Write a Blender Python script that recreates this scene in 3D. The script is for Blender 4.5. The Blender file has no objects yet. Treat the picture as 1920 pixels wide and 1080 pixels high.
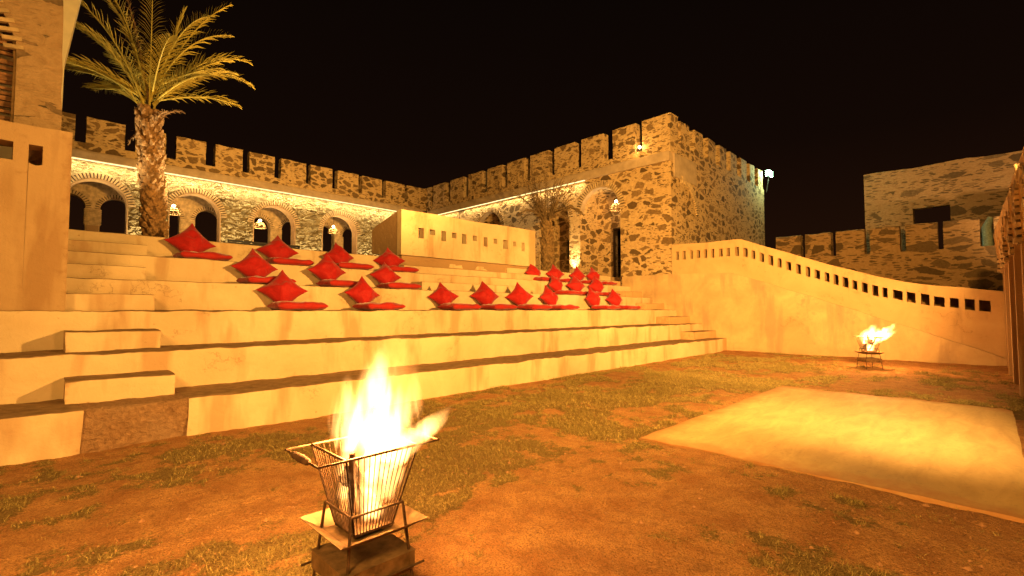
import bpy, bmesh, math, random
import numpy as np
from mathutils import Vector, Matrix, noise
R = math.radians
random.seed(7)
C = bpy.context.scene
COL = C.collection
PI = math.pi

# ------------------------------------------------------------------ camera
EYE = 1.5
FPX = 890.0
TH = math.atan(40 / FPX)
cam_d = bpy.data.cameras.new('camera')
cam_d.sensor_width = 36
cam_d.lens = FPX / 1920 * 36
cam_d.clip_start = 0.05
cam_d.clip_end = 2000
cam = bpy.data.objects.new('camera', cam_d)
COL.objects.link(cam)
cam.location = (0, 0, EYE)
cam.rotation_euler = (R(90) + TH, 0, R(-45))
C.camera = cam

# ------------------------------------------------------------------ world: night sky
W = bpy.data.worlds.new('World')
C.world = W
W.use_nodes = True
wn, wl = W.node_tree.nodes, W.node_tree.links
wn.clear()
wo = wn.new('ShaderNodeOutputWorld')
bg = wn.new('ShaderNodeBackground')
tc = wn.new('ShaderNodeTexCoord')
sx = wn.new('ShaderNodeSeparateXYZ')
cr = wn.new('ShaderNodeValToRGB')
cr.color_ramp.elements[0].position = 0.0
cr.color_ramp.elements[0].color = (0.013, 0.0042, 0.0015, 1)
cr.color_ramp.elements[1].position = 0.75
cr.color_ramp.elements[1].color = (0.0012, 0.0008, 0.0006, 1)
e = cr.color_ramp.elements.new(0.3)
e.color = (0.0045, 0.0018, 0.0009, 1)
wl.new(tc.outputs['Generated'], sx.inputs[0])
wl.new(sx.outputs['Z'], cr.inputs[0])
wl.new(cr.outputs[0], bg.inputs[0])
bg.inputs[1].default_value = 1.0
wl.new(bg.outputs[0], wo.inputs[0])

# ------------------------------------------------------------------ exposure and sampling
C.view_settings.view_transform = 'Standard'
C.view_settings.look = 'None'
C.view_settings.exposure = 0.4
C.view_settings.gamma = 1
C.render.engine = 'CYCLES'
cy = C.cycles
cy.max_bounces = 6
cy.diffuse_bounces = 4
cy.glossy_bounces = 2
cy.transparent_max_bounces = 8
cy.volume_bounces = 0
cy.sample_clamp_indirect = 2.0
cy.caustics_reflective = False
cy.caustics_refractive = False
cy.use_denoising = True
cy.use_light_tree = True


def lamp(name, kind, loc, power, color, target=None, size=0.1, cone=None, blend=0.5, parent=None):
    d = bpy.data.lights.new(name, kind)
    d.energy = power
    d.color = color
    if kind in ('POINT', 'SPOT'):
        d.shadow_soft_size = size
    if kind == 'SPOT':
        d.spot_size = R(cone)
        d.spot_blend = blend
    o = bpy.data.objects.new(name, d)
    COL.objects.link(o)
    o.location = loc
    if target is not None:
        v = Vector(target) - Vector(loc)
        o.rotation_euler = v.to_track_quat('-Z', 'Y').to_euler()
    if parent is not None:
        o.parent = parent
        o.matrix_parent_inverse = Matrix.Translation(-Vector(parent.location))
    return o


SODIUM = (1.0, 0.535, 0.12)
WARM = (1.0, 0.66, 0.27)
LEDC = (1.0, 0.76, 0.36)
FIREC = (1.0, 0.47, 0.12)

# ------------------------------------------------------------------ node helpers
def mat(name):
    m = bpy.data.materials.new(name)
    m.use_nodes = True
    nt = m.node_tree
    nt.nodes.clear()
    out = nt.nodes.new('ShaderNodeOutputMaterial')
    b = nt.nodes.new('ShaderNodeBsdfPrincipled')
    nt.links.new(b.outputs[0], out.inputs[0])
    b.inputs['Roughness'].default_value = 0.85
    b.inputs['Specular IOR Level'].default_value = 0.25
    return m, nt, b, out


class N:
    """tiny node-graph helper"""
    def __init__(s, nt):
        s.nt = nt

    def node(s, t, **k):
        n = s.nt.nodes.new(t)
        for a, v in k.items():
            setattr(n, a, v)
        return n

    def put(s, sock, v):
        if hasattr(v, 'is_output') or isinstance(v, bpy.types.NodeSocket):
            s.nt.links.new(v, sock)
        else:
            sock.default_value = v

    def pos(s, scale=(1, 1, 1), off=(0, 0, 0)):
        g = s.node('ShaderNodeNewGeometry')
        m = s.node('ShaderNodeMapping')
        s.nt.links.new(g.outputs['Position'], m.inputs[0])
        m.inputs['Scale'].default_value = scale
        m.inputs['Location'].default_value = off
        return m.outputs[0]

    def noise(s, vec, scale, detail=4, rough=0.55, dist=0.0):
        n = s.node('ShaderNodeTexNoise')
        s.nt.links.new(vec, n.inputs['Vector'])
        n.inputs['Scale'].default_value = scale
        n.inputs['Detail'].default_value = detail
        n.inputs['Roughness'].default_value = rough
        n.inputs['Distortion'].default_value = dist
        return n

    def ramp(s, fac, stops, interp='LINEAR'):
        n = s.node('ShaderNodeValToRGB')
        s.nt.links.new(fac, n.inputs[0])
        cr = n.color_ramp
        cr.interpolation = interp
        while len(cr.elements) < len(stops):
            cr.elements.new(0.5)
        for e, (p, c) in zip(cr.elements, stops):
            e.position = p
            e.color = (c, c, c, 1) if isinstance(c, (int, float)) else (*c, 1)
        return n.outputs[0]

    def math(s, op, a, b=0.0, c=0.0):
        n = s.node('ShaderNodeMath', operation=op)
        s.put(n.inputs[0], a)
        s.put(n.inputs[1], b)
        s.put(n.inputs[2], c)
        return n.outputs[0]

    def mix(s, f, a, b, blend='MIX'):
        n = s.node('ShaderNodeMix', data_type='RGBA', blend_type=blend)
        s.put(n.inputs[0], f)
        for i, v in ((6, a), (7, b)):
            if isinstance(v, tuple):
                v = (*v, 1) if len(v) == 3 else v
            s.put(n.inputs[i], v)
        return n.outputs[2]

    def bump(s, h, strength, dist, normal=None):
        n = s.node('ShaderNodeBump')
        s.nt.links.new(h, n.inputs['Height'])
        n.inputs['Strength'].default_value = strength
        n.inputs['Distance'].default_value = dist
        if normal is not None:
            s.nt.links.new(normal, n.inputs['Normal'])
        return n.outputs[0]


# ------------------------------------------------------------------ materials
def plaster_mat(name, base, dirt, stain, seed=0.0, bumpk=0.5, stainlo=0.56):
    m, nt, b, _ = mat(name)
    g = N(nt)
    p = g.pos(off=(seed, seed * 2, 0))
    n1 = g.noise(p, 0.9, 6, 0.6, 0.6).outputs[0]
    n2 = g.noise(p, 7.0, 5, 0.62, 0.3).outputs[0]
    n3 = g.noise(p, 60, 3, 0.6).outputs[0]
    # damp runs: narrow in plan, long in height
    pv = g.pos(scale=(1.6, 1.6, 0.32), off=(seed + 3, 0, 0))
    nv = g.noise(pv, 1.15, 4, 0.55, 0.2).outputs[0]
    c = g.mix(g.ramp(n1, [(0.35, 0.0), (0.7, 1.0)]), base, dirt)
    c = g.mix(g.math('MULTIPLY', g.ramp(nv, [(stainlo, 0.0), (stainlo + 0.11, 1.0)]), 0.72), c, stain)
    c = g.mix(g.ramp(n2, [(0.3, 0.3), (0.75, 0.0)]), c, dirt)
    # little chips and pits
    vo = g.node('ShaderNodeTexVoronoi')
    nt.links.new(g.pos(scale=(1, 1, 1.3), off=(seed, 1, 2)), vo.inputs['Vector'])
    vo.inputs['Scale'].default_value = 3.1
    chip = g.ramp(g.math('ADD', vo.outputs['Distance'], g.math('MULTIPLY', g.math('SUBTRACT', n2, 0.5), 0.25)), [(0.03, 1.0), (0.055, 0.0)])
    c = g.mix(g.math('MULTIPLY', chip, 0.55), c, stain)
    ck = g.node('ShaderNodeTexVoronoi', feature='DISTANCE_TO_EDGE')
    cw = g.node('ShaderNodeVectorMath', operation='ADD')
    cn = g.noise(p, 2.5, 5, 0.65)
    nt.links.new(g.pos(scale=(0.45, 0.45, 0.9)), cw.inputs[0])
    nt.links.new(cn.outputs['Color'], cw.inputs[1])
    nt.links.new(cw.outputs[0], ck.inputs['Vector'])
    ck.inputs['Scale'].default_value = 1.3
    crk = g.math('MULTIPLY', g.ramp(ck.outputs['Distance'], [(0.0, 1.0), (0.012, 0.0)]), g.ramp(n1, [(0.54, 0.0), (0.62, 1.0)]))
    c = g.mix(g.math('MULTIPLY', crk, 0.4), c, tuple(x * 0.5 for x in stain))
    # walked and sat-on faces: brown cement wear, darkened too for their grazing light
    ge = g.node('ShaderNodeNewGeometry')
    sp = g.node('ShaderNodeSeparateXYZ')
    nt.links.new(ge.outputs['Normal'], sp.inputs[0])
    pe = g.math('ADD', ge.outputs['Pointiness'], g.math('MULTIPLY', g.math('SUBTRACT', n2, 0.5), 0.35))
    c = g.mix(g.ramp(pe, [(0.56, 0.0), (0.64, 0.75)]), c, stain)
    top = g.ramp(g.math('ADD', sp.outputs['Z'], g.math('MULTIPLY', g.math('SUBTRACT', n2, 0.5), 0.5)), [(0.55, 0.0), (0.8, 1.0)])
    worn_grazing = g.mix(g.ramp(n2, [(0.3, 0.0), (0.7, 1.0)]), (0.15, 0.085, 0.04), (0.30, 0.18, 0.09))
    c = g.mix(top, c, worn_grazing)
    nt.links.new(c, b.inputs['Base Color'])
    h = g.math('ADD', g.math('MULTIPLY', n2, 0.7), g.math('MULTIPLY', n3, 0.12))
    h = g.math('SUBTRACT', h, g.math('MULTIPLY', chip, 0.3))
    h = g.math('SUBTRACT', h, g.math('MULTIPLY', crk, 0.35))
    nt.links.new(g.bump(h, bumpk, 0.03), b.inputs['Normal'])
    return m


def rubble_mat(name, mortar, s1, s2, scale=2.1, rough=0.7, cover=0.66, smallcover=0.55, relief=0.05, zst=1.6):
    m, nt, b, _ = mat(name)
    g = N(nt)
    p0 = g.pos(scale=(1, 1, zst))
    dn = g.noise(p0, 2.6, 4, 0.6)
    sc = g.node('ShaderNodeVectorMath', operation='SCALE')
    sub = g.node('ShaderNodeVectorMath', operation='SUBTRACT')
    nt.links.new(dn.outputs['Color'], sub.inputs[0])
    sub.inputs[1].default_value = (0.5, 0.5, 0.5)
    nt.links.new(sub.outputs[0], sc.inputs[0])
    sc.inputs['Scale'].default_value = 0.26
    ad = g.node('ShaderNodeVectorMath', operation='ADD')
    nt.links.new(p0, ad.inputs[0])
    nt.links.new(sc.outputs[0], ad.inputs[1])
    v = ad.outputs[0]

    def vor(scale, vec, cov, lo, hi):
        a = g.node('ShaderNodeTexVoronoi', feature='DISTANCE_TO_EDGE')
        k = g.node('ShaderNodeTexVoronoi')
        for q in (a, k):
            nt.links.new(vec, q.inputs['Vector'])
            q.inputs['Scale'].default_value = scale
        sp = g.node('ShaderNodeSeparateColor')
        nt.links.new(k.outputs['Color'], sp.inputs[0])
        on = g.math('LESS_THAN', sp.outputs[0], cov)
        # each stone its own size: wider mortar round some
        lo_v = g.math('MULTIPLY_ADD', sp.outputs[1], 0.10, lo)
        d = g.math('SUBTRACT', a.outputs['Distance'], lo_v)
        edge = g.ramp(d, [(0.0, 0.0), (hi, 1.0)])
        return g.math('MULTIPLY', on, edge), sp.outputs[2], a.outputs['Distance']
    big, rb, db = vor(scale, v, cover, 0.075, 0.035)
    mp = g.node('ShaderNodeMapping')
    nt.links.new(v, mp.inputs[0])
    mp.inputs['Scale'].default_value = (1, 1, 2.3)
    sm, rs, ds = vor(scale * 2.2, mp.outputs[0], smallcover, 0.13, 0.05)
    smm = g.math('MULTIPLY', sm, g.math('SUBTRACT', 1.0, g.ramp(big, [(0.0, 0.0), (0.05, 1.0)])))
    mask = g.math('MAXIMUM', big, smm)
    fine = g.noise(g.pos(), 9, 5, 0.65, 0.4).outputs[0]
    vfine = g.noise(g.pos(), 38, 3, 0.6).outputs[0]
    wide = g.noise(g.pos(), 0.5, 3, 0.5).outputs[0]
    rnd = g.math('ADD', g.math('MULTIPLY', big, rb), g.math('MULTIPLY', smm, rs))
    sc1 = g.mix(rnd, s1, s2)
    sc1 = g.mix(g.ramp(fine, [(0.35, 0.45), (0.65, 0.0)]), sc1, tuple(x * 0.45 for x in s1))
    mc = g.mix(g.ramp(fine, [(0.35, 0.55), (0.6, 0.0)]), mortar, tuple(x * y for x, y in zip(mortar, (0.62, 0.56, 0.48))))
    mc = g.mix(g.ramp(wide, [(0.4, 0.0), (0.65, 0.4)]), mc, tuple(x * y for x, y in zip(mortar, (0.75, 0.7, 0.6))))
    c = g.mix(mask, mc, sc1)
    nt.links.new(c, b.inputs['Base Color'])
    h = g.math('ADD', g.math('MULTIPLY', mask, -0.35 if relief < 0.06 else 0.5), g.math('MULTIPLY', fine, rough))
    h = g.math('ADD', h, g.math('MULTIPLY', vfine, 0.15))
    h = g.math('ADD', h, g.math('MULTIPLY', g.ramp(ds, [(0.0, 0.0), (0.25, 1.0)]), 0.25 if relief < 0.06 else 0.9))
    nt.links.new(g.bump(h, 0.8, relief), b.inputs['Normal'])
    b.inputs['Roughness'].default_value = 0.9
    return m


def simple(name, col, rough=0.7, metal=0.0, nscale=12, var=0.35, bumpk=0.3, bd=0.01, spec=0.3):
    m, nt, b, _ = mat(name)
    g = N(nt)
    n = g.noise(g.pos(), nscale, 5, 0.6).outputs[0]
    c = g.mix(g.ramp(n, [(0.3, 0.0), (0.7, 1.0)]), tuple(x * (1 - var) for x in col), tuple(min(1, x * (1 + var)) for x in col))
    nt.links.new(c, b.inputs['Base Color'])
    b.inputs['Roughness'].default_value = rough
    b.inputs['Metallic'].default_value = metal
    b.inputs['Specular IOR Level'].default_value = spec
    nt.links.new(g.bump(n, bumpk, bd), b.inputs['Normal'])
    return m


def emit(name, col, s):
    m = bpy.data.materials.new(name)
    m.use_nodes = True
    nt = m.node_tree
    nt.nodes.clear()
    o = nt.nodes.new('ShaderNodeOutputMaterial')
    e = nt.nodes.new('ShaderNodeEmission')
    e.inputs[0].default_value = (*col, 1)
    e.inputs[1].default_value = s
    nt.links.new(e.outputs[0], o.inputs[0])
    return m


M = {}
M['plaster'] = plaster_mat('lime_plaster', (0.68, 0.52, 0.32), (0.55, 0.38, 0.21), (0.40, 0.22, 0.10), 0.0, 0.6, 0.53)
M['plaster_ramp'] = plaster_mat('ramp_plaster', (0.56, 0.37, 0.19), (0.48, 0.29, 0.135), (0.34, 0.2, 0.1), 11.0, 0.7, 0.60)
M['plaster_low'] = plaster_mat('patched_plaster', (0.60, 0.42, 0.22), (0.42, 0.26, 0.13), (0.34, 0.22, 0.13), 23.0, 0.9, 0.52)
M['plaster_left'] = plaster_mat('left_plaster_dimmed', (0.50, 0.33, 0.18), (0.42, 0.26, 0.13), (0.30, 0.16, 0.07), 5.0, 0.7)  # brown plaster, darkened further to stand for the weaker light on the left
M['band'] = simple('cornice_plaster', (0.40, 0.29, 0.19), 0.9, 0, 3, 0.2, 0.5, 0.02)
M['rubble'] = rubble_mat('rubble_masonry', (0.58, 0.40, 0.21), (0.12, 0.072, 0.030), (0.31, 0.19, 0.085))
M['rubble_arcade'] = rubble_mat('rubble_masonry_rough', (0.56, 0.45, 0.26), (0.26, 0.19, 0.095), (0.44, 0.34, 0.18), 2.0, 1.2, 0.5, 0.6, 0.16, 2.2)
M['rubble_far'] = rubble_mat('rubble_masonry_dull', (0.50, 0.30, 0.145), (0.15, 0.09, 0.042), (0.27, 0.165, 0.08), 1.15, 0.9, 0.55, 0.6, 0.05, 1.9)
M['rubble_pier'] = rubble_mat('rubble_masonry_plastered', (0.42, 0.28, 0.16), (0.11, 0.08, 0.045), (0.3, 0.19, 0.11), 1.9, 0.8, 0.22, 0.16, 0.04)
M['brick'] = simple('brick', (0.48, 0.34, 0.19), 0.9, 0, 6, 0.4, 0.6, 0.015)
M['brick_dark'] = simple('brick_weathered', (0.30, 0.17, 0.08), 0.9, 0, 6, 0.4, 0.6, 0.015)
M['joint'] = simple('dark_joint', (0.09, 0.055, 0.03), 0.95)
M['iron'] = simple('rusted_iron', (0.10, 0.055, 0.03), 0.55, 0.7, 30, 0.5, 0.4, 0.002)
M['steel'] = simple('heat_stained_steel', (0.20, 0.115, 0.055), 0.5, 0.5, 14, 0.55, 0.4, 0.003)
M['wood'] = simple('charred_wood', (0.07, 0.032, 0.015), 0.85, 0, 20, 0.6, 0.8, 0.01)
M['dark_metal'] = simple('dark_painted_metal', (0.03, 0.024, 0.02), 0.5, 0.3)
M['door'] = simple('dark_timber', (0.06, 0.035, 0.02), 0.6)
M['bulb'] = emit('warm_bulb', (1.0, 0.8, 0.42), 40)
M['led'] = emit('led_strip_light', (1.0, 0.74, 0.30), 2.0)
M['greenlamp'] = emit('cold_white_lamp', (0.5, 1.0, 0.6), 60)
M['wicker'] = simple('wicker', (0.35, 0.24, 0.12), 0.7)
M['trunk'] = simple('palm_bark', (0.30, 0.17, 0.075), 0.9, 0, 14, 0.6, 0.9, 0.03)
M['trunk_dark'] = simple('old_palm_bark', (0.19, 0.115, 0.05), 0.95, 0, 10, 0.6, 0.9, 0.03)
M['palm_green'] = simple('palm_leaf', (0.44, 0.35, 0.07), 0.5, 0, 3, 0.35, 0.1)
M['palm_dry'] = simple('dry_palm_leaf', (0.26, 0.15, 0.07), 0.8, 0, 5, 0.4, 0.1)
M['palm_brown'] = simple('withered_palm_leaf', (0.16, 0.10, 0.045), 0.8, 0, 5, 0.4, 0.1)
M['pale'] = simple('lamplit_plaster', (0.75, 0.68, 0.5), 0.8, 0, 4, 0.1)  # pale tone stands in for lamplight on the wall behind the pier

# exposed cement where the plaster of the lowest tier has come off
m, nt, b, _ = mat('exposed_cement')
g = N(nt)
n1 = g.noise(g.pos(), 18, 6, 0.7, 0.5).outputs[0]
n2 = g.noise(g.pos(), 2.2, 4, 0.6).outputs[0]
c = g.mix(g.ramp(n1, [(0.3, 0.0), (0.7, 1.0)]), (0.20, 0.10, 0.045), (0.44, 0.25, 0.13))
c = g.mix(g.ramp(n2, [(0.45, 0.0), (0.65, 0.5)]), c, (0.40, 0.25, 0.15))
nt.links.new(c, b.inputs['Base Color'])
nt.links.new(g.bump(n1, 1.0, 0.06), b.inputs['Normal'])
M['cement'] = m

# concrete slab
m, nt, b, _ = mat('screed_concrete')
g = N(nt)
n1 = g.noise(g.pos(scale=(0.6, 2.2, 1)), 2.4, 6, 0.62, 0.8).outputs[0]
n2 = g.noise(g.pos(), 22, 5, 0.65).outputs[0]
c = g.mix(g.ramp(n1, [(0.3, 0.0), (0.7, 1.0)]), (0.44, 0.28, 0.115), (0.60, 0.40, 0.175))
c = g.mix(g.ramp(n2, [(0.55, 0.0), (0.72, 0.45)]), c, (0.28, 0.18, 0.09))
# soil trodden over the edges of the pad
sp = g.node('ShaderNodeSeparateXYZ')
nt.links.new(g.pos(), sp.inputs[0])
ex = g.math('MINIMUM', g.math('SUBTRACT', sp.outputs['X'], 5.02), g.math('SUBTRACT', 10.3, sp.outputs['X']))
ey = g.math('SUBTRACT', 2.93, sp.outputs['Y'])
ed = g.math('ADD', g.math('MINIMUM', ex, ey), g.math('MULTIPLY', g.math('SUBTRACT', g.noise(g.pos(), 3.5, 6, 0.7).outputs[0], 0.5), 0.9))
c = g.mix(g.ramp(ed, [(0.0, 0.95), (0.30, 0.0)]), c, (0.44, 0.21, 0.075))
nt.links.new(c, b.inputs['Base Color'])
b.inputs['Roughness'].default_value = 0.7
nt.links.new(g.bump(g.math('ADD', g.math('MULTIPLY', n1, 0.4), g.math('MULTIPLY', n2, 0.3)), 0.3, 0.015), b.inputs['Normal'])
M['concrete'] = m

# red cloth
def cloth(name, col):
    m, nt, b, _ = mat(name)
    g = N(nt)
    n = g.noise(g.pos(), 7, 4, 0.6, 1.0).outputs[0]
    nt.links.new(g.mix(g.ramp(n, [(0.3, 0.0), (0.7, 1.0)]), tuple(x * 0.8 for x in col), col), b.inputs['Base Color'])
    b.inputs['Roughness'].default_value = 0.68
    b.inputs['Specular IOR Level'].default_value = 0.2
    b.inputs['Sheen Weight'].default_value = 0.3
    b.inputs['Sheen Roughness'].default_value = 0.4
    nt.links.new(g.bump(n, 0.6, 0.03), b.inputs['Normal'])
    return m


M['cloth'] = cloth('red_satin', (0.40, 0.011, 0.011))
M['cloth_mat'] = cloth('dark_red_cotton', (0.40, 0.018, 0.012))

# ------------------------------------------------------------------ object helpers
def link(name, me, m=None, parent=None, smooth=None):
    o = bpy.data.objects.new(name, me)
    COL.objects.link(o)
    if m is not None:
        for k in (m if isinstance(m, (list, tuple)) else [m]):
            me.materials.append(k)
    if parent is not None:
        o.parent = parent
        o.matrix_parent_inverse = Matrix.Translation(-root_loc(parent))
    if smooth is not None:
        me.polygons.foreach_set('use_smooth', [True] * len(me.polygons))
        me.set_sharp_from_angle(angle=R(smooth))
    return o


def root_loc(o):
    v = Vector(o.location)
    return v


def tag(o, label=None, cat=None, group=None, kind=None):
    if label: o['label'] = label
    if cat: o['category'] = cat
    if group: o['group'] = group
    if kind: o['kind'] = kind
    return o


def empty(name, loc, label, cat, group=None):
    o = bpy.data.objects.new(name, None)
    COL.objects.link(o)
    o.location = loc
    o.empty_display_size = 0.2
    return tag(o, label, cat, group)


class MB:
    def __init__(s):
        s.v, s.f, s.mi = [], [], []

    def add(s, verts, faces, mi=0):
        k = len(s.v)
        s.v += [tuple(v) for v in verts]
        s.f += [tuple(i + k for i in f) for f in faces]
        s.mi += [mi] * len(faces)
        return k

    def box(s, x0, x1, y0, y1, z0, z1, mi=0):
        s.add([(x0, y0, z0), (x1, y0, z0), (x1, y1, z0), (x0, y1, z0), (x0, y0, z1), (x1, y0, z1), (x1, y1, z1), (x0, y1, z1)],
              [(0, 3, 2, 1), (4, 5, 6, 7), (0, 1, 5, 4), (1, 2, 6, 5), (2, 3, 7, 6), (3, 0, 4, 7)], mi)

    def obox(s, mtx, dx, dy, dz, mi=0):
        vs = [mtx @ Vector((sx * dx / 2, sy * dy / 2, sz * dz / 2)) for sz in (-1, 1) for sy, sx in ((-1, -1), (-1, 1), (1, 1), (1, -1))]
        s.add(vs, [(0, 3, 2, 1), (4, 5, 6, 7), (0, 1, 5, 4), (1, 2, 6, 5), (2, 3, 7, 6), (3, 0, 4, 7)], mi)

    def tube(s, pts, rad, n=8, cap=True, mi=0):
        pts = [Vector(p) for p in pts]
        rads = rad if isinstance(rad, (list, tuple)) else [rad] * len(pts)
        k = len(s.v)
        ref = None
        for i, p in enumerate(pts):
            d = (pts[min(i + 1, len(pts) - 1)] - pts[max(i - 1, 0)]).normalized()
            if ref is None:
                ref = Vector((0, 0, 1)) if abs(d.z) < 0.9 else Vector((1, 0, 0))
            a = d.cross(ref).normalized()
            bb = d.cross(a).normalized()
            for j in range(n):
                t = 2 * PI * j / n
                s.v.append(tuple(p + (a * math.cos(t) + bb * math.sin(t)) * rads[i]))
        for i in range(len(pts) - 1):
            for j in range(n):
                s.f.append((k + i * n + j, k + i * n + (j + 1) % n, k + (i + 1) * n + (j + 1) % n, k + (i + 1) * n + j))
                s.mi.append(mi)
        if cap:
            s.f.append(tuple(k + j for j in range(n)))
            s.f.append(tuple(k + (len(pts) - 1) * n + j for j in reversed(range(n))))
            s.mi += [mi, mi]

    def bar(s, a, b, w, h=None, mi=0):
        a, b = Vector(a), Vector(b)
        d = b - a
        q = d.to_track_quat('Z', 'Y').to_matrix().to_4x4()
        s.obox(Matrix.Translation((a + b) / 2) @ q, w, h or w, d.length, mi)

    def build(s, name, m=None, parent=None, smooth=None, jitter=0, jf=2.0):
        me = bpy.data.meshes.new(name)
        vs = s.v
        if jitter:
            vs = [jit(v, jitter, jf) for v in vs]
        me.from_pydata(vs, [], s.f)
        me.polygons.foreach_set('material_index', s.mi)
        me.update()
        bm = bmesh.new()
        bm.from_mesh(me)
        bmesh.ops.recalc_face_normals(bm, faces=bm.faces)
        bm.to_mesh(me)
        bm.free()
        return link(name, me, m, parent, smooth)


def jit(v, amp, f=2.0):
    p = Vector(v)
    n = noise.noise_vector(p * f) + noise.noise_vector(p * f * 3.7) * 0.45
    return tuple(p + n * amp)


AX = {'x': (0, 1, 2), 'y': (1, 0, 2)}


def sweep_mb(mb, axis, s0, s1, prof, step=0.12, mi=0):
    """prof: closed list of (t, z) swept along axis; t is the other horizontal axis"""
    n = max(1, int(round(abs(s1 - s0) / step)))
    k = len(mb.v)
    P = len(prof)
    for i in range(n + 1):
        s = s0 + (s1 - s0) * i / n
        for t, z in prof:
            mb.v.append((s, t, z) if axis == 'x' else (t, s, z))
    for i in range(n):
        for j in range(P):
            a = k + i * P + j
            b = k + i * P + (j + 1) % P
            mb.f.append((a, b, b + P, a + P))
            mb.mi.append(mi)
    mb.f.append(tuple(k + j for j in range(P)))
    mb.f.append(tuple(k + n * P + j for j in reversed(range(P))))
    mb.mi += [mi, mi]


def rprof(t0, t1, z0, z1, r=0.03, rnd=('f',), nz=4):
    """profile rectangle with the top front edge (t0) rounded; 'b' rounds the back edge also"""
    pts = []
    for i in range(nz):
        pts.append((t0, z0 + (z1 - r - z0) * i / nz))
    for i in range(4):
        a = PI / 2 * i / 3
        pts.append((t0 + r - r * math.cos(a), z1 - r + r * math.sin(a)))
    if 'b' in rnd:
        for i in range(4):
            a = PI / 2 * (3 - i) / 3
            pts.append((t1 - r + r * math.cos(a), z1 - r + r * math.sin(a)))
    else:
        pts.append((t0 + (t1 - t0) * 0.3, z1))
        pts.append((t0 + (t1 - t0) * 0.7, z1))
        pts.append((t1, z1))
    pts.append((t1, z0))
    return pts


def rough_block(name, m, parent, axis, s0, s1, t0, t1, z0, z1, r=0.03, amp=0.012, step=0.1, rnd=('f',), f=1.6):
    mb = MB()
    sweep_mb(mb, axis, s0, s1, rprof(t0, t1, z0, z1, r, rnd), step)
    return mb.build(name, m, parent, 40, amp, f)


def holed_wall(mb, to3, s0, s1, lo, hi, holes, depth, step=0.4, zsteps=0, mi=0):
    """wall sheet pair with openings.  to3(s, z, d) -> world point, d = 0 front .. 1 back.
    holes: (sa, sb, flo(s), fhi(s), n)"""
    cols = []
    cur = s0
    for h in sorted(holes, key=lambda q: q[0]):
        if h[0] > cur + 1e-6:
            n = max(1, int(math.ceil((h[0] - cur) / step)))
            cols += [(cur + (h[0] - cur) * i / n, cur + (h[0] - cur) * (i + 1) / n, None) for i in range(n)]
        n = h[4]
        ss = [h[0] + (h[1] - h[0]) * (0.5 - 0.5 * math.cos(PI * i / n)) for i in range(n + 1)] if n > 1 else [h[0], h[1]]
        cols += [(ss[i], ss[i + 1], h) for i in range(n)]
        cur = h[1]
    if s1 > cur + 1e-6:
        n = max(1, int(math.ceil((s1 - cur) / step)))
        cols += [(cur + (s1 - cur) * i / n, cur + (s1 - cur) * (i + 1) / n, None) for i in range(n)]

    def quad(p):
        mb.add(p, [(0, 1, 2, 3)], mi)
    for a, b, h in cols:
        segs = [(lo(a), hi(a), lo(b), hi(b))] if h is None else []
        if h is not None:
            if h[2] is not None:
                segs.append((lo(a), h[2](a), lo(b), h[2](b)))
                quad([to3(a, h[2](a), 0), to3(b, h[2](b), 0), to3(b, h[2](b), 1), to3(a, h[2](a), 1)])
            segs.append((h[3](a), hi(a), h[3](b), hi(b)))
            quad([to3(a, h[3](a), 0), to3(b, h[3](b), 0), to3(b, h[3](b), 1), to3(a, h[3](a), 1)])
        for la, ha, lb, hb in segs:
            nz = max(1, int(round((ha - la) / zsteps))) if zsteps else 1
            for q in range(nz):
                f0, f1 = q / nz, (q + 1) / nz
                quad([to3(a, la + (ha - la) * f0, 0), to3(b, lb + (hb - lb) * f0, 0), to3(b, lb + (hb - lb) * f1, 0), to3(a, la + (ha - la) * f1, 0)])
            quad([to3(a, la, 1), to3(b, lb, 1), to3(b, hb, 1), to3(a, ha, 1)])
        quad([to3(a, hi(a), 0), to3(b, hi(b), 0), to3(b, hi(b), 1), to3(a, hi(a), 1)])
    for h in holes:
        for s in (h[0], h[1]):
            z0 = h[2](s) if h[2] is not None else lo(s)
            quad([to3(s, z0, 0), to3(s, h[3](s), 0), to3(s, h[3](s), 1), to3(s, z0, 1)])
    for s in (s0, s1):
        quad([to3(s, lo(s), 0), to3(s, hi(s), 0), to3(s, hi(s), 1), to3(s, lo(s), 1)])


def arch(c, r, spring):
    return (c - r, c + r, None, lambda s: spring + math.sqrt(max(0.0, r * r - (s - c) ** 2)), 18)


def brick_ring(mb, to3, c, r, spring, a0=0, a1=180, n=26, length=0.24, proud=0.03, depth=0.1, gap=0.35, ru=random.Random(3), joint=1):
    """radiating bricks round an arch. to3(s, z, d metres in front of the wall)"""
    for i in range(n):
        ta, tb = R(a0 + (a1 - a0) * i / n), R(a0 + (a1 - a0) * (i + 1) / n)
        mb.add([to3(c + q * math.cos(t), spring + q * math.sin(t), 0.012) for t, q in ((ta, r + 0.012), (tb, r + 0.012), (tb, r + length * 0.95), (ta, r + length * 0.95))],
               [(0, 1, 2, 3)], joint)
    for i in range(n):
        ta = R(a0 + (a1 - a0) * (i + gap / 2) / n)
        tb = R(a0 + (a1 - a0) * (i + 1 - gap / 2) / n)
        L = length * ru.uniform(0.85, 1.08)
        pr = proud * ru.uniform(0.6, 1.5)
        r0 = r + 0.01
        ps = []
        for d in (pr, -depth):
            for t, q in ((ta, r0), (tb, r0), (tb, r0 + L), (ta, r0 + L)):
                ps.append(to3(c + q * math.cos(t), spring + q * math.sin(t), d))
        mb.add(ps, [(0, 1, 2, 3), (7, 6, 5, 4), (0, 4, 5, 1), (1, 5, 6, 2), (2, 6, 7, 3), (3, 7, 4, 0)])


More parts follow.
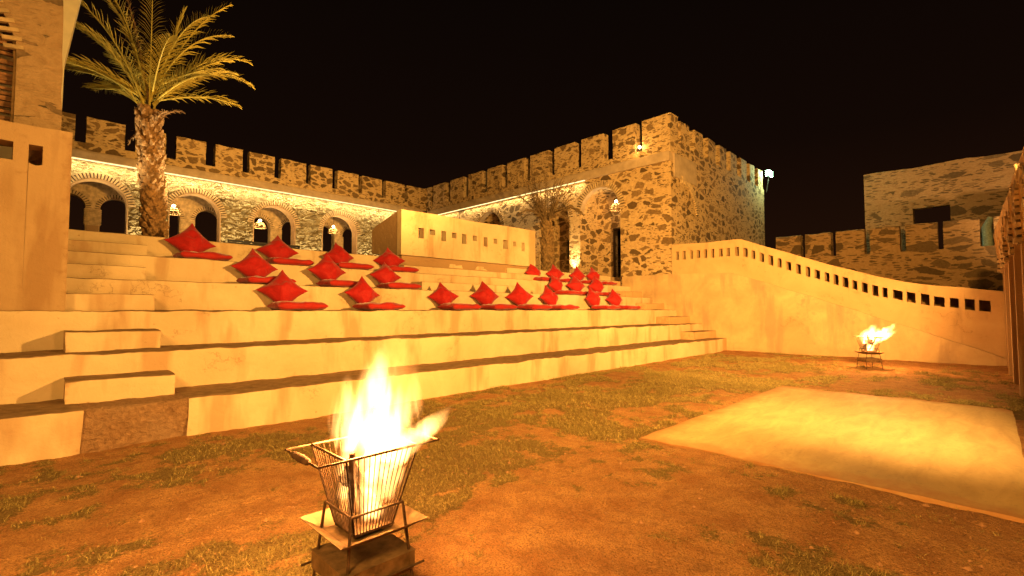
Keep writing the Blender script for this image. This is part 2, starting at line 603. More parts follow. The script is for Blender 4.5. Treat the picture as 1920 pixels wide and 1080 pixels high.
# ================================================================== SETTING: ground
def grassiness(x, y):
    v = noise.noise(Vector((x * 0.55, y * 0.8, 3.0))) * 0.9 + noise.noise(Vector((x * 1.7, y * 2.1, 7.0))) * 0.55 + noise.noise(Vector((x * 4.5, y * 4.5, 1.0))) * 0.6 + noise.noise(Vector((x * 12, y * 12, 4.0))) * 0.35
    # grass grows thicker in a belt along the seating and thin by the walls
    belt = 0.55 * math.exp(-((y - 4.6) / 1.6) ** 2) * (1 if x > 3 else 0.5)
    near = -0.25 if x < 5 and y < 3 else 0.0
    far = -0.5 if x > 16 else 0.0
    return v * 1.15 + belt + near + far - 0.12


def ground_z(x, y):
    return (noise.noise(Vector((x * 0.5, y * 0.5, 0))) * 0.035 + noise.noise(Vector((x * 2.3, y * 2.3, 5))) * 0.016
            + noise.noise(Vector((x * 7, y * 7, 9))) * 0.014 + noise.noise(Vector((x * 15, y * 15, 2))) * 0.006)


SLAB = (5.02, 10.3, -0.22, 2.93)
xs = np.concatenate([np.array([-160, -80, -40, -20, -10, -6]), np.arange(-4, 5, 0.05), np.arange(5, 19, 0.09), np.array([22, 28, 40, 80, 160])])
ys = np.concatenate([np.array([-160, -80, -40, -20, -10, -6]), np.arange(-4, 7.2, 0.06), np.array([10, 16, 30, 60, 100, 160])])
nx, ny = len(xs), len(ys)
vv = np.zeros((nx, ny, 3), np.float32)
gg = np.zeros((nx, ny), np.float32)
for i, x in enumerate(xs):
    for j, y in enumerate(ys):
        x_, y_ = float(x), float(y)
        inner = -5 < x_ < 19 and -5 < y_ < 7.3
        z = ground_z(x_, y_) if inner else 0.0
        if SLAB[0] - 0.05 < x_ < SLAB[1] + 0.05 and SLAB[2] - 1.2 < y_ < SLAB[3] + 0.05:
            z = min(z, 0.0) - 0.02 if not (SLAB[0] + 0.1 < x_ < SLAB[1] - 0.1 and y_ < SLAB[3] - 0.1) else -0.05
        vv[i, j] = (x_, y_, z)
        gg[i, j] = grassiness(x_, y_) if inner else -1
idx = np.arange(nx * ny).reshape(nx, ny)
fc = np.stack([idx[:-1, :-1], idx[1:, :-1], idx[1:, 1:], idx[:-1, 1:]], -1).reshape(-1, 4)
me = bpy.data.meshes.new('ground')
me.vertices.add(nx * ny)
me.vertices.foreach_set('co', vv.reshape(-1))
me.loops.add(fc.size)
me.loops.foreach_set('vertex_index', fc.reshape(-1))
me.polygons.add(len(fc))
me.polygons.foreach_set('loop_start', np.arange(0, fc.size, 4))
me.polygons.foreach_set('use_smooth', [True] * len(fc))
me.update(calc_edges=True)
at = me.attributes.new('turf', 'FLOAT', 'POINT')
at.data.foreach_set('value', gg.reshape(-1))
m, nt, b, _ = mat('red_earth')
g = N(nt)
n1 = g.noise(g.pos(), 3.0, 6, 0.62, 0.5).outputs[0]
n2 = g.noise(g.pos(), 24, 5, 0.7, 0.3).outputs[0]
n3 = g.noise(g.pos(), 90, 3, 0.7).outputs[0]
c = g.mix(g.ramp(n1, [(0.32, 0.0), (0.68, 1.0)]), (0.42, 0.165, 0.05), (0.66, 0.33, 0.115))
c = g.mix(g.ramp(n2, [(0.55, 0.0), (0.75, 0.6)]), c, (0.52, 0.28, 0.13))
c = g.mix(g.ramp(n3, [(0.36, 0.8), (0.52, 0.0)]), c, (0.14, 0.06, 0.022))
n4 = g.noise(g.pos(), 8, 6, 0.72, 0.8).outputs[0]
c = g.mix(g.ramp(n4, [(0.36, 0.6), (0.5, 0.0)]), c, (0.25, 0.10, 0.034))
n5 = g.noise(g.pos(), 200, 2, 0.7).outputs[0]
c = g.mix(g.ramp(n5, [(0.56, 0.0), (0.7, 0.6)]), c, (0.62, 0.40, 0.19))
a = g.node('ShaderNodeAttribute', attribute_name='turf')
tf = g.math('ADD', a.outputs['Fac'], g.math('MULTIPLY', g.math('SUBTRACT', n2, 0.5), 1.3))
gc = g.mix(g.ramp(n3, [(0.35, 0.0), (0.65, 1.0)]), (0.085, 0.050, 0.014), (0.33, 0.21, 0.065))
c = g.mix(g.ramp(tf, [(-0.05, 0.0), (0.22, 0.92)]), c, gc)
nt.links.new(c, b.inputs['Base Color'])
b.inputs['Roughness'].default_value = 0.95
hh = g.math('ADD', g.math('MULTIPLY', n2, 0.8), g.math('MULTIPLY', n3, 0.35))
nt.links.new(g.bump(hh, 1.0, 0.07), b.inputs['Normal'])
tag(link('ground', me, m), kind='structure')

# concrete pad
mb = MB()
sweep_mb(mb, 'x', SLAB[0], SLAB[1], [(SLAB[2], -0.1), (SLAB[2], -0.01)] + [(SLAB[2] + (SLAB[3] - SLAB[2]) * i / 30, 0.010) for i in range(1, 30)] + [(SLAB[3], -0.01), (SLAB[3], -0.1)], 0.1)
tag(mb.build('concrete_pad', M['concrete'], None, 40, 0.014, 2.2), kind='structure')

# grass blades and clods
rs = random.Random(11)
vb, fb = [], []


def blades(n, x0, x1, y0, y1, hmul, wmul):
    cnt = 0
    while cnt < n:
        x, y = rs.uniform(x0, x1), rs.uniform(y0, y1)
        cnt += 1
        if SLAB[0] - 0.03 < x < SLAB[1] + 0.03 and y < SLAB[3] + 0.03:
            continue
        gq = grassiness(x, y)
        if gq < rs.uniform(-0.3, 0.34):
            continue
        z = ground_z(x, y)
        for _ in range(4):
            t = rs.uniform(0, 2 * PI)
            px, py = x + rs.gauss(0, 0.012), y + rs.gauss(0, 0.012)
            w = rs.uniform(0.0015, 0.003) * wmul
            h = rs.uniform(0.008, 0.036) * hmul * (1.5 if gq > 0.2 else 0.6)
            lean = rs.uniform(0.3, 1.4) * h
            t2 = rs.uniform(0, 2 * PI)
            k = len(vb)
            cx, sx_ = math.cos(t) * w, math.sin(t) * w
            vb.append((px - cx, py - sx_, z - 0.003))
            vb.append((px + cx, py + sx_, z - 0.003))
            vb.append((px + math.cos(t2) * lean, py + math.sin(t2) * lean, z + h))
            fb.append((k, k + 1, k + 2))


blades(34000, -0.2, 5, -1.2, 6.68, 0.8, 0.9)
blades(16000, 0.3, 3.2, -0.2, 3.2, 0.7, 0.7)
blades(42000, 4.5, 11, -1.4, 6.68, 1.0, 1.6)
blades(26000, 10, 18, -1.0, 6.7, 1.1, 2.4)
me = bpy.data.meshes.new('dry_grass')
me.from_pydata(vb, [], fb)
gm, nt, b, _ = mat('dry_grass_blade')
g = N(nt)
n1 = g.noise(g.pos(), 40, 3, 0.6).outputs[0]
n2 = g.noise(g.pos(), 1.2, 3, 0.6).outputs[0]
c = g.mix(g.ramp(n1, [(0.35, 0.0), (0.65, 1.0)]), (0.09, 0.06, 0.017), (0.58, 0.41, 0.14))
c = g.mix(g.ramp(n2, [(0.4, 0.0), (0.6, 0.4)]), c, (0.20, 0.15, 0.04))
nt.links.new(c, b.inputs['Base Color'])
tag(link('dry_grass', me, gm), 'short dry yellow green grass patches on the red earth', 'grass', kind='stuff')

mb = MB()
for i in range(5200):
    x, y = rs.uniform(0.2, 14), rs.uniform(-1.2, 6.5)
    if rs.random() < 0.4:
        x, y = rs.uniform(0.2, 5), rs.uniform(-0.6, 4)
    if SLAB[0] - 0.1 < x < SLAB[1] + 0.1 and y < SLAB[3] + 0.05:
        continue
    s = rs.uniform(0.003, 0.011) * (1 if rs.random() < 0.95 else 2.6)
    z = ground_z(x, y)
    vs = [(rs.uniform(.6, 1.2) * s * dx, rs.uniform(.6, 1.2) * s * dy, rs.uniform(.4, .9) * s * dz) for dx, dy, dz in
          ((1, 0, 0), (0, 1, 0), (-1, 0, 0), (0, -1, 0), (0, 0, 1), (0, 0, -1))]
    mb.add([(x + p[0], y + p[1], z + p[2] + s * 0.2) for p in vs], [(0, 1, 4), (1, 2, 4), (2, 3, 4), (3, 0, 4), (1, 0, 5), (2, 1, 5), (3, 2, 5), (0, 3, 5)])
tag(mb.build('loose_stones', simple('clod', (0.34, 0.17, 0.08), 0.95, 0, 40)), 'small loose clods and pebbles scattered over the red earth', 'pebbles', kind='stuff')

# ================================================================== terraced seating
TY = [6.70, 7.70, 8.75, 9.75, 10.80, 11.80]
TZ = [0.45, 0.96, 1.48, 1.98, 2.48, 2.97]
seat = empty('terraced_seating', (8, 9, 0), 'six long plastered seating tiers with short half steps at both ends', 'seating steps')
XR = 18.0
gapL, gapR = 7.0, 11.35
for k in range(6):
    z0 = -0.3 if k == 0 else TZ[k - 1] - 0.12
    y1 = TY[k + 1] + 0.12 if k < 5 else 13.6
    xl = -3.0 if k < 3 else 0.2
    r = 0.028 if k else 0.022
    if k == 5:
        mb = MB()
        sweep_mb(mb, 'x', xl, gapL + 0.2, rprof(TY[k], 13.6, z0, TZ[k], r), 0.1)
        sweep_mb(mb, 'x', gapR + 0.2, XR, rprof(TY[k], 13.6, z0, TZ[k], r), 0.1)
        sweep_mb(mb, 'x', gapL + 0.15, gapR + 0.25, rprof(TY[k] + 0.05, 13.6, z0, TZ[k] - 0.03, r), 0.2)
        mb.build('tier', M['plaster'], seat, 40, 0.010, 1.6)
    elif k == 0:
        # plaster is missing between x 0.42 and 1.27: rough cement shows there
        mb = MB()
        sweep_mb(mb, 'x', xl, 0.36, rprof(TY[0], y1, z0, TZ[0], r), 0.08)
        sweep_mb(mb, 'x', 1.29, 17.3, rprof(TY[0], y1, z0, TZ[0], r), 0.08)
        mb.build('tier', M['plaster'], seat, 40, 0.024, 2.5)
        rough_block('bare_section', M['cement'], seat, 'x', 0.33, 1.32, TY[0] + 0.03, y1 - 0.01, z0, TZ[0] - 0.006, 0.05, 0.018, 0.04, f=5)['label'] = 'bare rough cement stretch where plaster has fallen off'
        rough_block('tier_end', M['plaster_ramp'], seat, 'x', 17.28, XR + 0.03, TY[0] + 0.12, y1 - 0.01, z0, TZ[0] - 0.008, 0.03, 0.012, 0.08)
    else:
        rough_block('tier', M['plaster'], seat, 'x', xl, XR, TY[k], y1, z0, TZ[k], r, 0.013 if k > 2 else 0.024, 0.06, f=2.5)
# half steps: left flight, right flight
for k in range(5):
    ys_ = TY[k] + 0.5
    zt = (TZ[k] + TZ[k + 1]) / 2
    zb = TZ[k] - 0.08
    xl = 0.25 + 0.015 * k
    xr = [1.25, 1.235, 1.30, 1.31, 1.45][k]
    if k < 2:
        rough_block('half_step', M['plaster'], seat, 'x', xl, xr, ys_, TY[k + 1] + 0.06, zb, zt - 0.005, 0.03, 0.016, 0.05, f=3)
    else:
        mb = MB()
        sweep_mb(mb, 'x', 0.15, xr, rprof(ys_, TY[k + 1] + 0.06, zb, zt, 0.02), 0.05)
        mb.build('half_step', M['plaster'], seat, 40, 0.008, 2)
    rough_block('half_step', M['plaster_ramp'], seat, 'x', [16.1, 16.35, 16.6, 16.7, 16.8][k], XR, ys_, TY[k + 1] + 0.06, zb, zt, 0.02, 0.010, 0.1)
# centre flight between the box and the third tier
for ys_, zt, x0, x1 in ((10.28, 2.22, gapL, gapR - 0.75), (11.3, 2.72, gapL + 0.1, gapR + 1.3)):
    rough_block('half_step', M['plaster'], seat, 'x', x0, x1, ys_, ys_ + 0.6, zt - 0.32, zt, 0.02, 0.006, 0.12)

# upper terrace behind the tiers
mb = MB()
mb.box(-30, 40, 13.5, 40, -0.5, 2.95)
tag(mb.build('terrace_ground', simple('terrace_earth', (0.32, 0.2, 0.11), 0.95, 0, 4)), kind='structure')

# ================================================================== speaker's box on the top tier
box = empty('plaster_box', (10.1, 12.5, 2.97), 'plain plastered box with a row of small openings above the centre stair', 'box')
BX0, BX1, BY = 7.28, 12.97, 11.75
sl = [(7.85, 8.06, 1), (8.25, 8.47, 0), (8.68, 8.88, 1), (9.09, 9.29, 0), (9.49, 9.69, 1), (9.94, 10.13, 0), (10.41, 10.6, 1), (10.86, 11.04, 0), (11.31, 11.56, 1), (11.79, 11.98, 0), (12.23, 12.41, 1)]
hl = []
for a_, b_, big in sl:
    zt = 3.92 - 0.002 * a_
    zb = zt - (0.31 if big else 0.17)
    hl.append((a_ + 0.01, b_ - 0.01, (lambda z: lambda s: z)(zb), (lambda z: lambda s: z)(zt), 1))
mb = MB()
holed_wall(mb, lambda s, z, d: (s, BY + 0.22 * d, z), BX0, BX1, lambda s: 3.06, lambda s: 4.36 + 0.006 * (s - BX0) + 0.012 * math.sin(s * 1.7), hl, 1, 0.25)
mb.build('front_parapet', M['plaster'], box, None, 0.006, 3)
mb = MB()
mb.box(BX0 + 0.08, BX1 - 0.02, BY + 0.10, BY + 0.5, 2.80, 3.055)
mb.box(BX0 + 0.05, BX1 - 0.02, BY + 0.06, BY + 0.5, 2.70, 2.797)
mb.build('base', M['plaster_ramp'], box, None, 0.006, 3)
for xa, xb in ((BX0 + 0.003, BX0 + 0.2), (BX1 - 0.2, BX1 - 0.003)):
    mb = MB()
    pr = [(BY + 0.223, 3.0), (BY + 0.223, 4.34), (13.2, 4.05), (13.42, 3.93), (13.42, 3.2), (12.95, 3.17), (12.95, 2.6), (BY + 0.223, 2.6)]
    sweep_mb(mb, 'x', xa, xb, pr, 1)
    mb.build('side_wall', M['plaster_ramp'], box, None, 0.006, 3)
mb = MB()
mb.box(BX0 + 0.21, BX1 - 0.21, BY + 0.51, 13.3, 2.9, 3.16)
mb.build('floor_deck', M['plaster_ramp'], box)

# ================================================================== arcade building (back)
YB = 26.3
ar = empty('arcade_building', (8, 27.5, 2.95), 'long battlemented stone arcade with round arches and a glowing strip under its cornice', 'arcade')
RA = 1.04
arches = [(-5.5, 5.94), (-1.95, 5.94), (1.62, 5.94), (5.15, 5.94), (8.68, 5.90), (12.22, 5.90), (15.75, 5.88)]
mb = MB()
def t3(s, z, d):
    if d:
        return (s, YB + 0.55, z)
    # rough stones stand out of the mortar
    p = Vector((s * 2.6, 0.0, z * 5.2))
    p += noise.noise_vector(Vector((s * 1.3, 4, z * 1.6))) * 0.5
    k = noise.voronoi(p)[0]
    h = min(0.10, (k[1] - k[0]) * 0.26) + noise.noise(Vector((s * 9, 1, z * 12))) * 0.025
    return (s, YB + 0.02 - h * (1.0 if z < 7.0 else 0.35), z)



holed_wall(mb, t3, -9, 18.08, lambda s: 2.7, lambda s: 7.68, [arch(c_, RA, z_)[:4] + (30,) for c_, z_ in arches], 1, 0.055, 0.055)
mb.build('wall', M['rubble_arcade'], ar)
for c_, z_ in arches:
    mb = MB()
    brick_ring(mb, lambda s, z, d: (s, YB - 0.06 - d, z), c_, RA, z_, 0, 180, 32, 0.24, 0.05, 0.05, 0.42)
    mb.build('brick_arch', [M['brick'], M['joint']], ar)
    # plastered lining of the arch, a hair proud
    mb = MB()
    n = 24
    for i in range(n):
        ta, tb = PI * i / n, PI * (i + 1) / n
        q = []
        for rr in (RA - 0.03, RA + 0.006):
            for t in (ta, tb):
                q.append((c_ + rr * math.cos(t), z_ + rr * math.sin(t)))
        mb.add([(q[k][0], YB - 0.09 + dd, q[k][1]) for dd in (0, 0.60) for k in (0, 1, 3, 2)],
               [(0, 1, 2, 3), (7, 6, 5, 4), (0, 4, 5, 1), (2, 6, 7, 3)])
    for sg in (-1, 1):
        xa, xb = sorted((c_ + sg * (RA - 0.03), c_ + sg * (RA + 0.006)))
        mb.box(xa, xb, YB - 0.09, YB + 0.51, 2.8, z_)
    mb.build('arch_lining', M['plaster_ramp'], ar)
# ceiling, inner wall, inner piers
mb = MB()
mb.box(-9, 18.3, YB + 0.56, YB + 3.2, 7.35, 7.66)
mb.build('gallery_ceiling', M['band'], ar)
YI = 28.8
mb = MB()
fixed = [arch(c_, 0.56, 6.12) for c_ in (-7.0, -5.6, -3.6, -1.9, 0.86, 2.48, 4.42, 6.20, 8.72, 10.46, 12.48, 14.13, 16.2)]
holed_wall(mb, lambda s, z, d: (s, YI + 0.4 * d, z), -8.6, 18.3, lambda s: 2.7, lambda s: 7.36, fixed, 1, 0.6)
mb.build('inner_wall', M['brick'], ar)
for h in fixed:
    c_ = (h[0] + h[1]) / 2
    mb = MB()
    brick_ring(mb, lambda s, z, d: (s, YI - d, z), c_, 0.56, 6.12, 0, 180, 20, 0.2, 0.02, 0.04, 0.35)
    mb.build('inner_brick_arch', [M['brick'], M['joint']], ar)
for cxp in (-6.3, -2.75, 1.67, 5.31, 9.59, 13.31):
    mb = MB()
    mb.box(cxp - 0.27, cxp + 0.27, YI - 0.06, YI + 0.3, 5.33, 6.1)
    for i in range(9):
        mb.box(cxp - 0.30, cxp + 0.30, YI - 0.09, YI + 0.31, 5.38 + i * 0.08, 5.425 + i * 0.08)
    mb.build('pier_head', M['brick'], ar)
    mb = MB()
    mb.box(cxp - 0.21, cxp + 0.21, YI - 0.08, YI + 0.3, 2.8, 5.33)
    mb.build('pier_base', M['plaster_ramp'], ar)
# cornice, LED strip, parapet, merlons
rough_block('cornice', M['band'], ar, 'x', -9, 17.68, YB - 0.40, YB + 0.3, 7.66, 8.02, 0.03, 0.012, 0.2)
mb = MB()
mb.box(-9, 17.4, YB - 0.30, YB - 0.26, 7.625, 7.655)
mb.build('light_strip', M['led'], ar)
rough_block('parapet', M['rubble'], ar, 'x', -9, 18.0, YB - 0.28, YB + 0.12, 8.0, 8.36, 0.03, 0.018, 0.15, ('f', 'b'))
x = 17.62 - 0.95
mer = []
while x > -8:
    w = 1.27 if x < 17 else 0.95
    mer.append(x)
    x -= 1.535
proto = None


def merlon(parent, axis, s0, s1, t0, t1, z0, z1, m):
    return rough_block('merlon', m, parent, axis, s0, s1, t0, t1, z0, z1, 0.04, 0.022, 0.14, ('f', 'b'), 2.6)


px_pairs = [(1.19, 2.45), (2.79, 3.89), (4.27, 5.45), (5.83, 7.03), (7.32, 8.53), (8.83, 10.15), (10.38, 11.62), (11.9, 13.2), (13.42, 14.75), (15.0, 16.35)]
px_pairs = [(-0.35, 0.87)] + px_pairs
for a_, b_ in px_pairs:
    merlon(ar, 'x', a_ + 0.02, b_, YB - 0.27, YB + 0.11, 8.32, 9.46, M['rubble'])
rough_block('merlon', M['rubble'], ar, 'x', 16.55, 18.02, YB - 0.27, YB + 0.11, 8.32, 9.46, 0.04, 0.02, 0.14, ('f', 'b'), 2.6)

# real lamps of the arcade
for i in range(6):
    xa = -1 + 3.2 * i
    d = bpy.data.lights.new('light_strip_glow', 'AREA')
    d.shape = 'RECTANGLE'
    d.size = 3.1
    d.size_y = 0.05
    d.energy = 58
    d.color = LEDC
    o = bpy.data.objects.new('light_strip_glow', d)
    COL.objects.link(o)
    o.location = (xa + 0.0, YB - 0.27, 7.6)
    o.rotation_euler = (R(20), 0, 0)
    o.parent = ar
    o.matrix_parent_inverse = Matrix.Translation(-ar.location)


def uplight(loc, target, label, power, cone=80):
    u = empty('ground_uplight', loc, label, 'uplight', 'ground uplights at the wall foot')
    mb = MB()
    mb.tube([(loc[0], loc[1], loc[2]), (loc[0], loc[1], loc[2] + 0.05)], 0.03, 8)
    mb.build('foot', M['dark_metal'], u)
    mb = MB()
    dv = (Vector(target) - Vector(loc)).normalized()
    p = Vector(loc) + Vector((0, 0, 0.09))
    mb.tube([p - dv * 0.05, p + dv * 0.05], [0.05, 0.06], 10)
    mb.build('housing', M['dark_metal'], u, 40)
    lamp('uplight_beam', 'SPOT', tuple(p + dv * 0.07), power, LEDC, target, 0.04, cone, 0.8, u)
    return u


names = ['left of the first arch', 'between the palm and the second arch', 'between second and third arch', 'between third and fourth arch', 'right of the fourth arch']
for i, xx in enumerate((-0.2, 3.38, 6.92, 10.45, 14.0)):
    uplight((xx, YB - 0.8, 2.96), (xx, YB - 0.02, 6.6), 'ground uplight by the arcade wall ' + names[i], 560, 110)

# low dark rail seen between the arches
rl = empty('iron_rail', (8, 25.7, 2.95), 'low dark iron rail across the third arch of the arcade', 'rail')
mb = MB()
mb.box(6.35, 9.75, 25.66, 25.72, 4.78, 4.86)
mb.build('top_rail', M['dark_metal'], rl)
mb = MB()
mb.box(6.35, 9.75, 25.68, 25.70, 4.1, 4.76)
mb.build('panel', M['dark_metal'], rl)
for xx in (6.4, 7.5, 8.6, 9.7):
    mb = MB()
    mb.box(xx - 0.03, xx + 0.03, 25.64, 25.675, 2.95, 4.78)
    mb.build('post', M['dark_metal'], rl)

# ================================================================== wing with the corner tower
XW = 18.1
wg = empty('corner_wing', (22, 14, 2.95), 'battlemented rubble stone wing ending in the square corner by the ramp', 'fortress wing')
mb = MB()
hw = [arch(12.43, 1.10, 6.03), arch(15.15, 0.97, 5.98), arch(19.95, 1.05, 6.02), arch(23.4, 1.0, 6.0)]
hw[1:3] = [hw[1], hw[2]]
holed_wall(mb, lambda s, z, d: (XW + 1.5 * d, s, z), 8.95, 26.2, lambda s: 2.3, lambda s: 7.62, sorted(hw, key=lambda h: h[0]), 1, 0.5)
mb.build('wall', M['rubble'], wg)
for c_, r_, z_ in ((12.43, 1.10, 6.03), (15.15, 0.97, 5.98), (19.95, 1.05, 6.02), (23.4, 1.0, 6.0)):
    mb = MB()
    brick_ring(mb, lambda s, z, d: (XW - d, s, z), c_, r_, z_, 0, 180, 32, 0.24, 0.05, 0.05, 0.42)
    mb.build('brick_arch', [M['brick'], M['joint']], wg)
    mb = MB()
    n = 24
    for i in range(n):
        ta, tb = PI * i / n, PI * (i + 1) / n
        q = []
        for rr in (r_ - 0.04, r_ + 0.006):
            for t in (ta, tb):
                q.append((c_ + rr * math.cos(t), z_ + rr * math.sin(t)))
        mb.add([(XW - 0.02 + dd, q[k][0], q[k][1]) for dd in (0, 0.3) for k in (0, 1, 3, 2)],
               [(0, 1, 2, 3), (7, 6, 5, 4), (0, 4, 5, 1), (2, 6, 7, 3)])
    mb.build('arch_lining', M['band'], wg)
# recess backs with door and window
mb = MB()
XB = XW + 1.51
holed_wall(mb, lambda s, z, d: (XB + 0.3 * d, s, z), 10.9, 25.6, lambda s: 2.4, lambda s: 7.6,
           [(11.86, 12.62, None, lambda s: 5.35, 1), (14.95, 15.55, lambda s: 4.25, lambda s: 5.15, 1)], 1, 0.6)
mb.build('recess_wall', M['rubble'], wg)
mb = MB()
mb.box(XB + 0.12, XB + 0.18, 11.88, 12.22, 2.9, 5.33)
mb.box(XB + 0.08, XB + 0.118, 11.95, 12.15, 3.1, 4.1)
mb.build('door', M['door'], wg)
mb = MB()
mb.box(XB - 0.03, XB + 0.1, 11.80, 11.865, 2.9, 5.42)
mb.box(XB - 0.03, XB + 0.1, 12.615, 12.68, 2.9, 5.42)
mb.box(XB - 0.03, XB + 0.1, 11.865, 12.615, 5.352, 5.42)
mb.build('door_frame', M['door'], wg)
mb = MB()
mb.box(XB + 0.1, XB + 0.14, 14.97, 15.53, 4.27, 5.13)
mb.build('window', M['dark_metal'], wg)
mb = MB()
mb.box(XW + 1.0, XW + 2.2, 11.0, 13.7, 2.55, 3.0)
mb.build('door_step', M['plaster_ramp'], wg)
# the flank facing the ramp
mb = MB()
TYR = 8.95
hz = 7.95
mb.add([(XW + 1.48, TYR - 0.004, 2.0), (29.6, TYR - 0.004, 0.5), (29.6, TYR - 0.004, 8.0), (XW + 1.48, TYR - 0.004, 8.0)], [(0, 1, 2, 3)])
mb.add([(29.6, TYR, 0.5), (29.6, 26, 0.5), (29.6, 26, 8.3), (29.6, TYR, 8.3)], [(0, 1, 2, 3)])
mb.add([(XW + 0.4, 9.3, 8.0), (29.4, 9.3, 8.0), (29.4, 28, 8.0), (XW + 0.4, 28, 8.0)], [(0, 1, 2, 3)])
mb.build('flank_wall', M['rubble'], wg)
# plastered lintel and the blocked arch on the flank
rough_block('blocked_arch_plaster', M['band'], wg, 'x', 18.35, 20.45, TYR - 0.05, TYR + 0.1, 6.95, 7.95, 0.02, 0.012, 0.2)
mb = MB()
brick_ring(mb, lambda s, z, d: (s, TYR - d, z), 19.15, 1.25, 5.55, 4, 100, 22, 0.30, 0.05, 0.06, 0.35)
mb.build('blocked_arch_brick', [M['brick'], M['joint']], wg)
# cornice and parapet along the front
rough_block('cornice', M['band'], wg, 'y', 8.97, 25.9, XW - 0.10, XW + 0.4, 7.58, 7.98, 0.03, 0.012, 0.2)
mb = MB()
mb.box(XW - 0.085, XW - 0.045, 13.2, 25.9, 7.545, 7.575)
mb.build('light_strip', M['led'], wg)
for i in range(4):
    d = bpy.data.lights.new('light_strip_glow', 'AREA')
    d.shape = 'RECTANGLE'
    d.size = 0.05
    d.size_y = 3.1
    d.energy = 42
    d.color = LEDC
    o = bpy.data.objects.new('light_strip_glow', d)
    COL.objects.link(o)
    o.location = (XW - 0.12, 14.8 + 3.2 * i, 7.52)
    o.rotation_euler = (0, R(22), 0)
    o.parent = wg
    o.matrix_parent_inverse = Matrix.Translation(-wg.location)
rough_block('parapet', M['rubble'], wg, 'y', 9.4, 26.0, XW - 0.06, XW + 0.36, 7.96, 8.26, 0.03, 0.016, 0.15, ('f', 'b'))
for a_, b_ in ((10.38, 11.86 - 0.22), (12.03, 13.4), (13.68, 15.05), (15.32, 16.7), (17.0, 18.4), (18.7, 20.05), (20.36, 21.75), (22.1, 23.5), (23.85, 25.3), (25.6, 26.3)):
    merlon(wg, 'y', a_ + (0.13 if a_ < 25 else 0), b_, XW - 0.06, XW + 0.36, 8.22, 9.56, M['rubble'])
rough_block('corner_merlon', M['rubble'], wg, 'y', 8.93, 10.2, XW - 0.04, XW + 0.7, 7.96, 9.56, 0.03, 0.02, 0.14, ('f', 'b'), 2.6)
rough_block('flank_parapet', M['rubble'], wg, 'x', 18.8, 29.62, TYR - 0.01, TYR + 0.4, 7.9, 8.45, 0.03, 0.016, 0.15, ('f', 'b'))
for a_, b_ in ((18.95, 20.05), (20.33, 21.45), (21.72, 22.85), (23.1, 24.2), (24.45, 25.6), (25.9, 27.0), (27.25, 28.25), (28.55, 29.6)):
    merlon(wg, 'x', a_ + 0.12, b_ - 0.16, TYR - 0.005, TYR + 0.4, 8.4, 9.5, M['rubble'])
uplight((XW - 0.3, 13.85, 2.97), (XW + 0.05, 13.85, 5.6), 'small ground uplight shining up the stone pier left of the tall doorway arch', 420, 70)
uplight((XW - 0.3, 17.6, 2.97), (XW + 0.05, 17.6, 5.6), 'small ground uplight behind the withered palm by the wing wall', 420, 100)

# small wall lamp between the merlons
wl_ = empty('wall_lamp', (XW - 0.1, 10.25, 8.35), 'small glowing yellow lamp beside the corner merlon of the wing', 'lamp')
mb = MB()
mb.box(XW - 0.16, XW - 0.09, 10.2, 10.3, 8.25, 8.33)
mb.build('bracket', M['dark_metal'], wl_)
bm = bmesh.new()
bmesh.ops.create_uvsphere(bm, u_segments=12, v_segments=8, radius=0.055)
bmesh.ops.translate(bm, verts=bm.verts, vec=(XW - 0.16, 10.25, 8.4))
me = bpy.data.meshes.new('bulb')
bm.to_mesh(me)
bm.free()
link('bulb', me, M['bulb'], wl_)
lamp('lamp_glow', 'POINT', (XW - 0.3, 10.25, 8.42), 14, SODIUM, size=0.05, parent=wl_)

# cold white lamp at the far corner of the flank
gl = empty('pole_lamp', (29.75, 8.7, 8.6), 'cold greenish white floodlight on the far corner of the stone wing', 'floodlight')
mb = MB()
mb.tube([(29.72, 8.85, 8.3), (29.8, 8.7, 9.25)], 0.03, 8)
mb.build('pole', M['dark_metal'], gl)
mb = MB()
mb.box(29.45, 30.0, 8.62, 8.78, 9.15, 9.5)
mb.build('housing', M['dark_metal'], gl)
mb = MB()
mb.box(29.47, 29.98, 8.57, 8.615, 9.18, 9.47)
mb.box(29.40, 29.445, 8.63, 8.77, 9.18, 9.47)
mb.build('lens', M['greenlamp'], gl)
lamp('lamp_glow', 'POINT', (29.3, 8.1, 9.4), 230, (0.62, 1.0, 0.62), size=0.1, parent=gl)

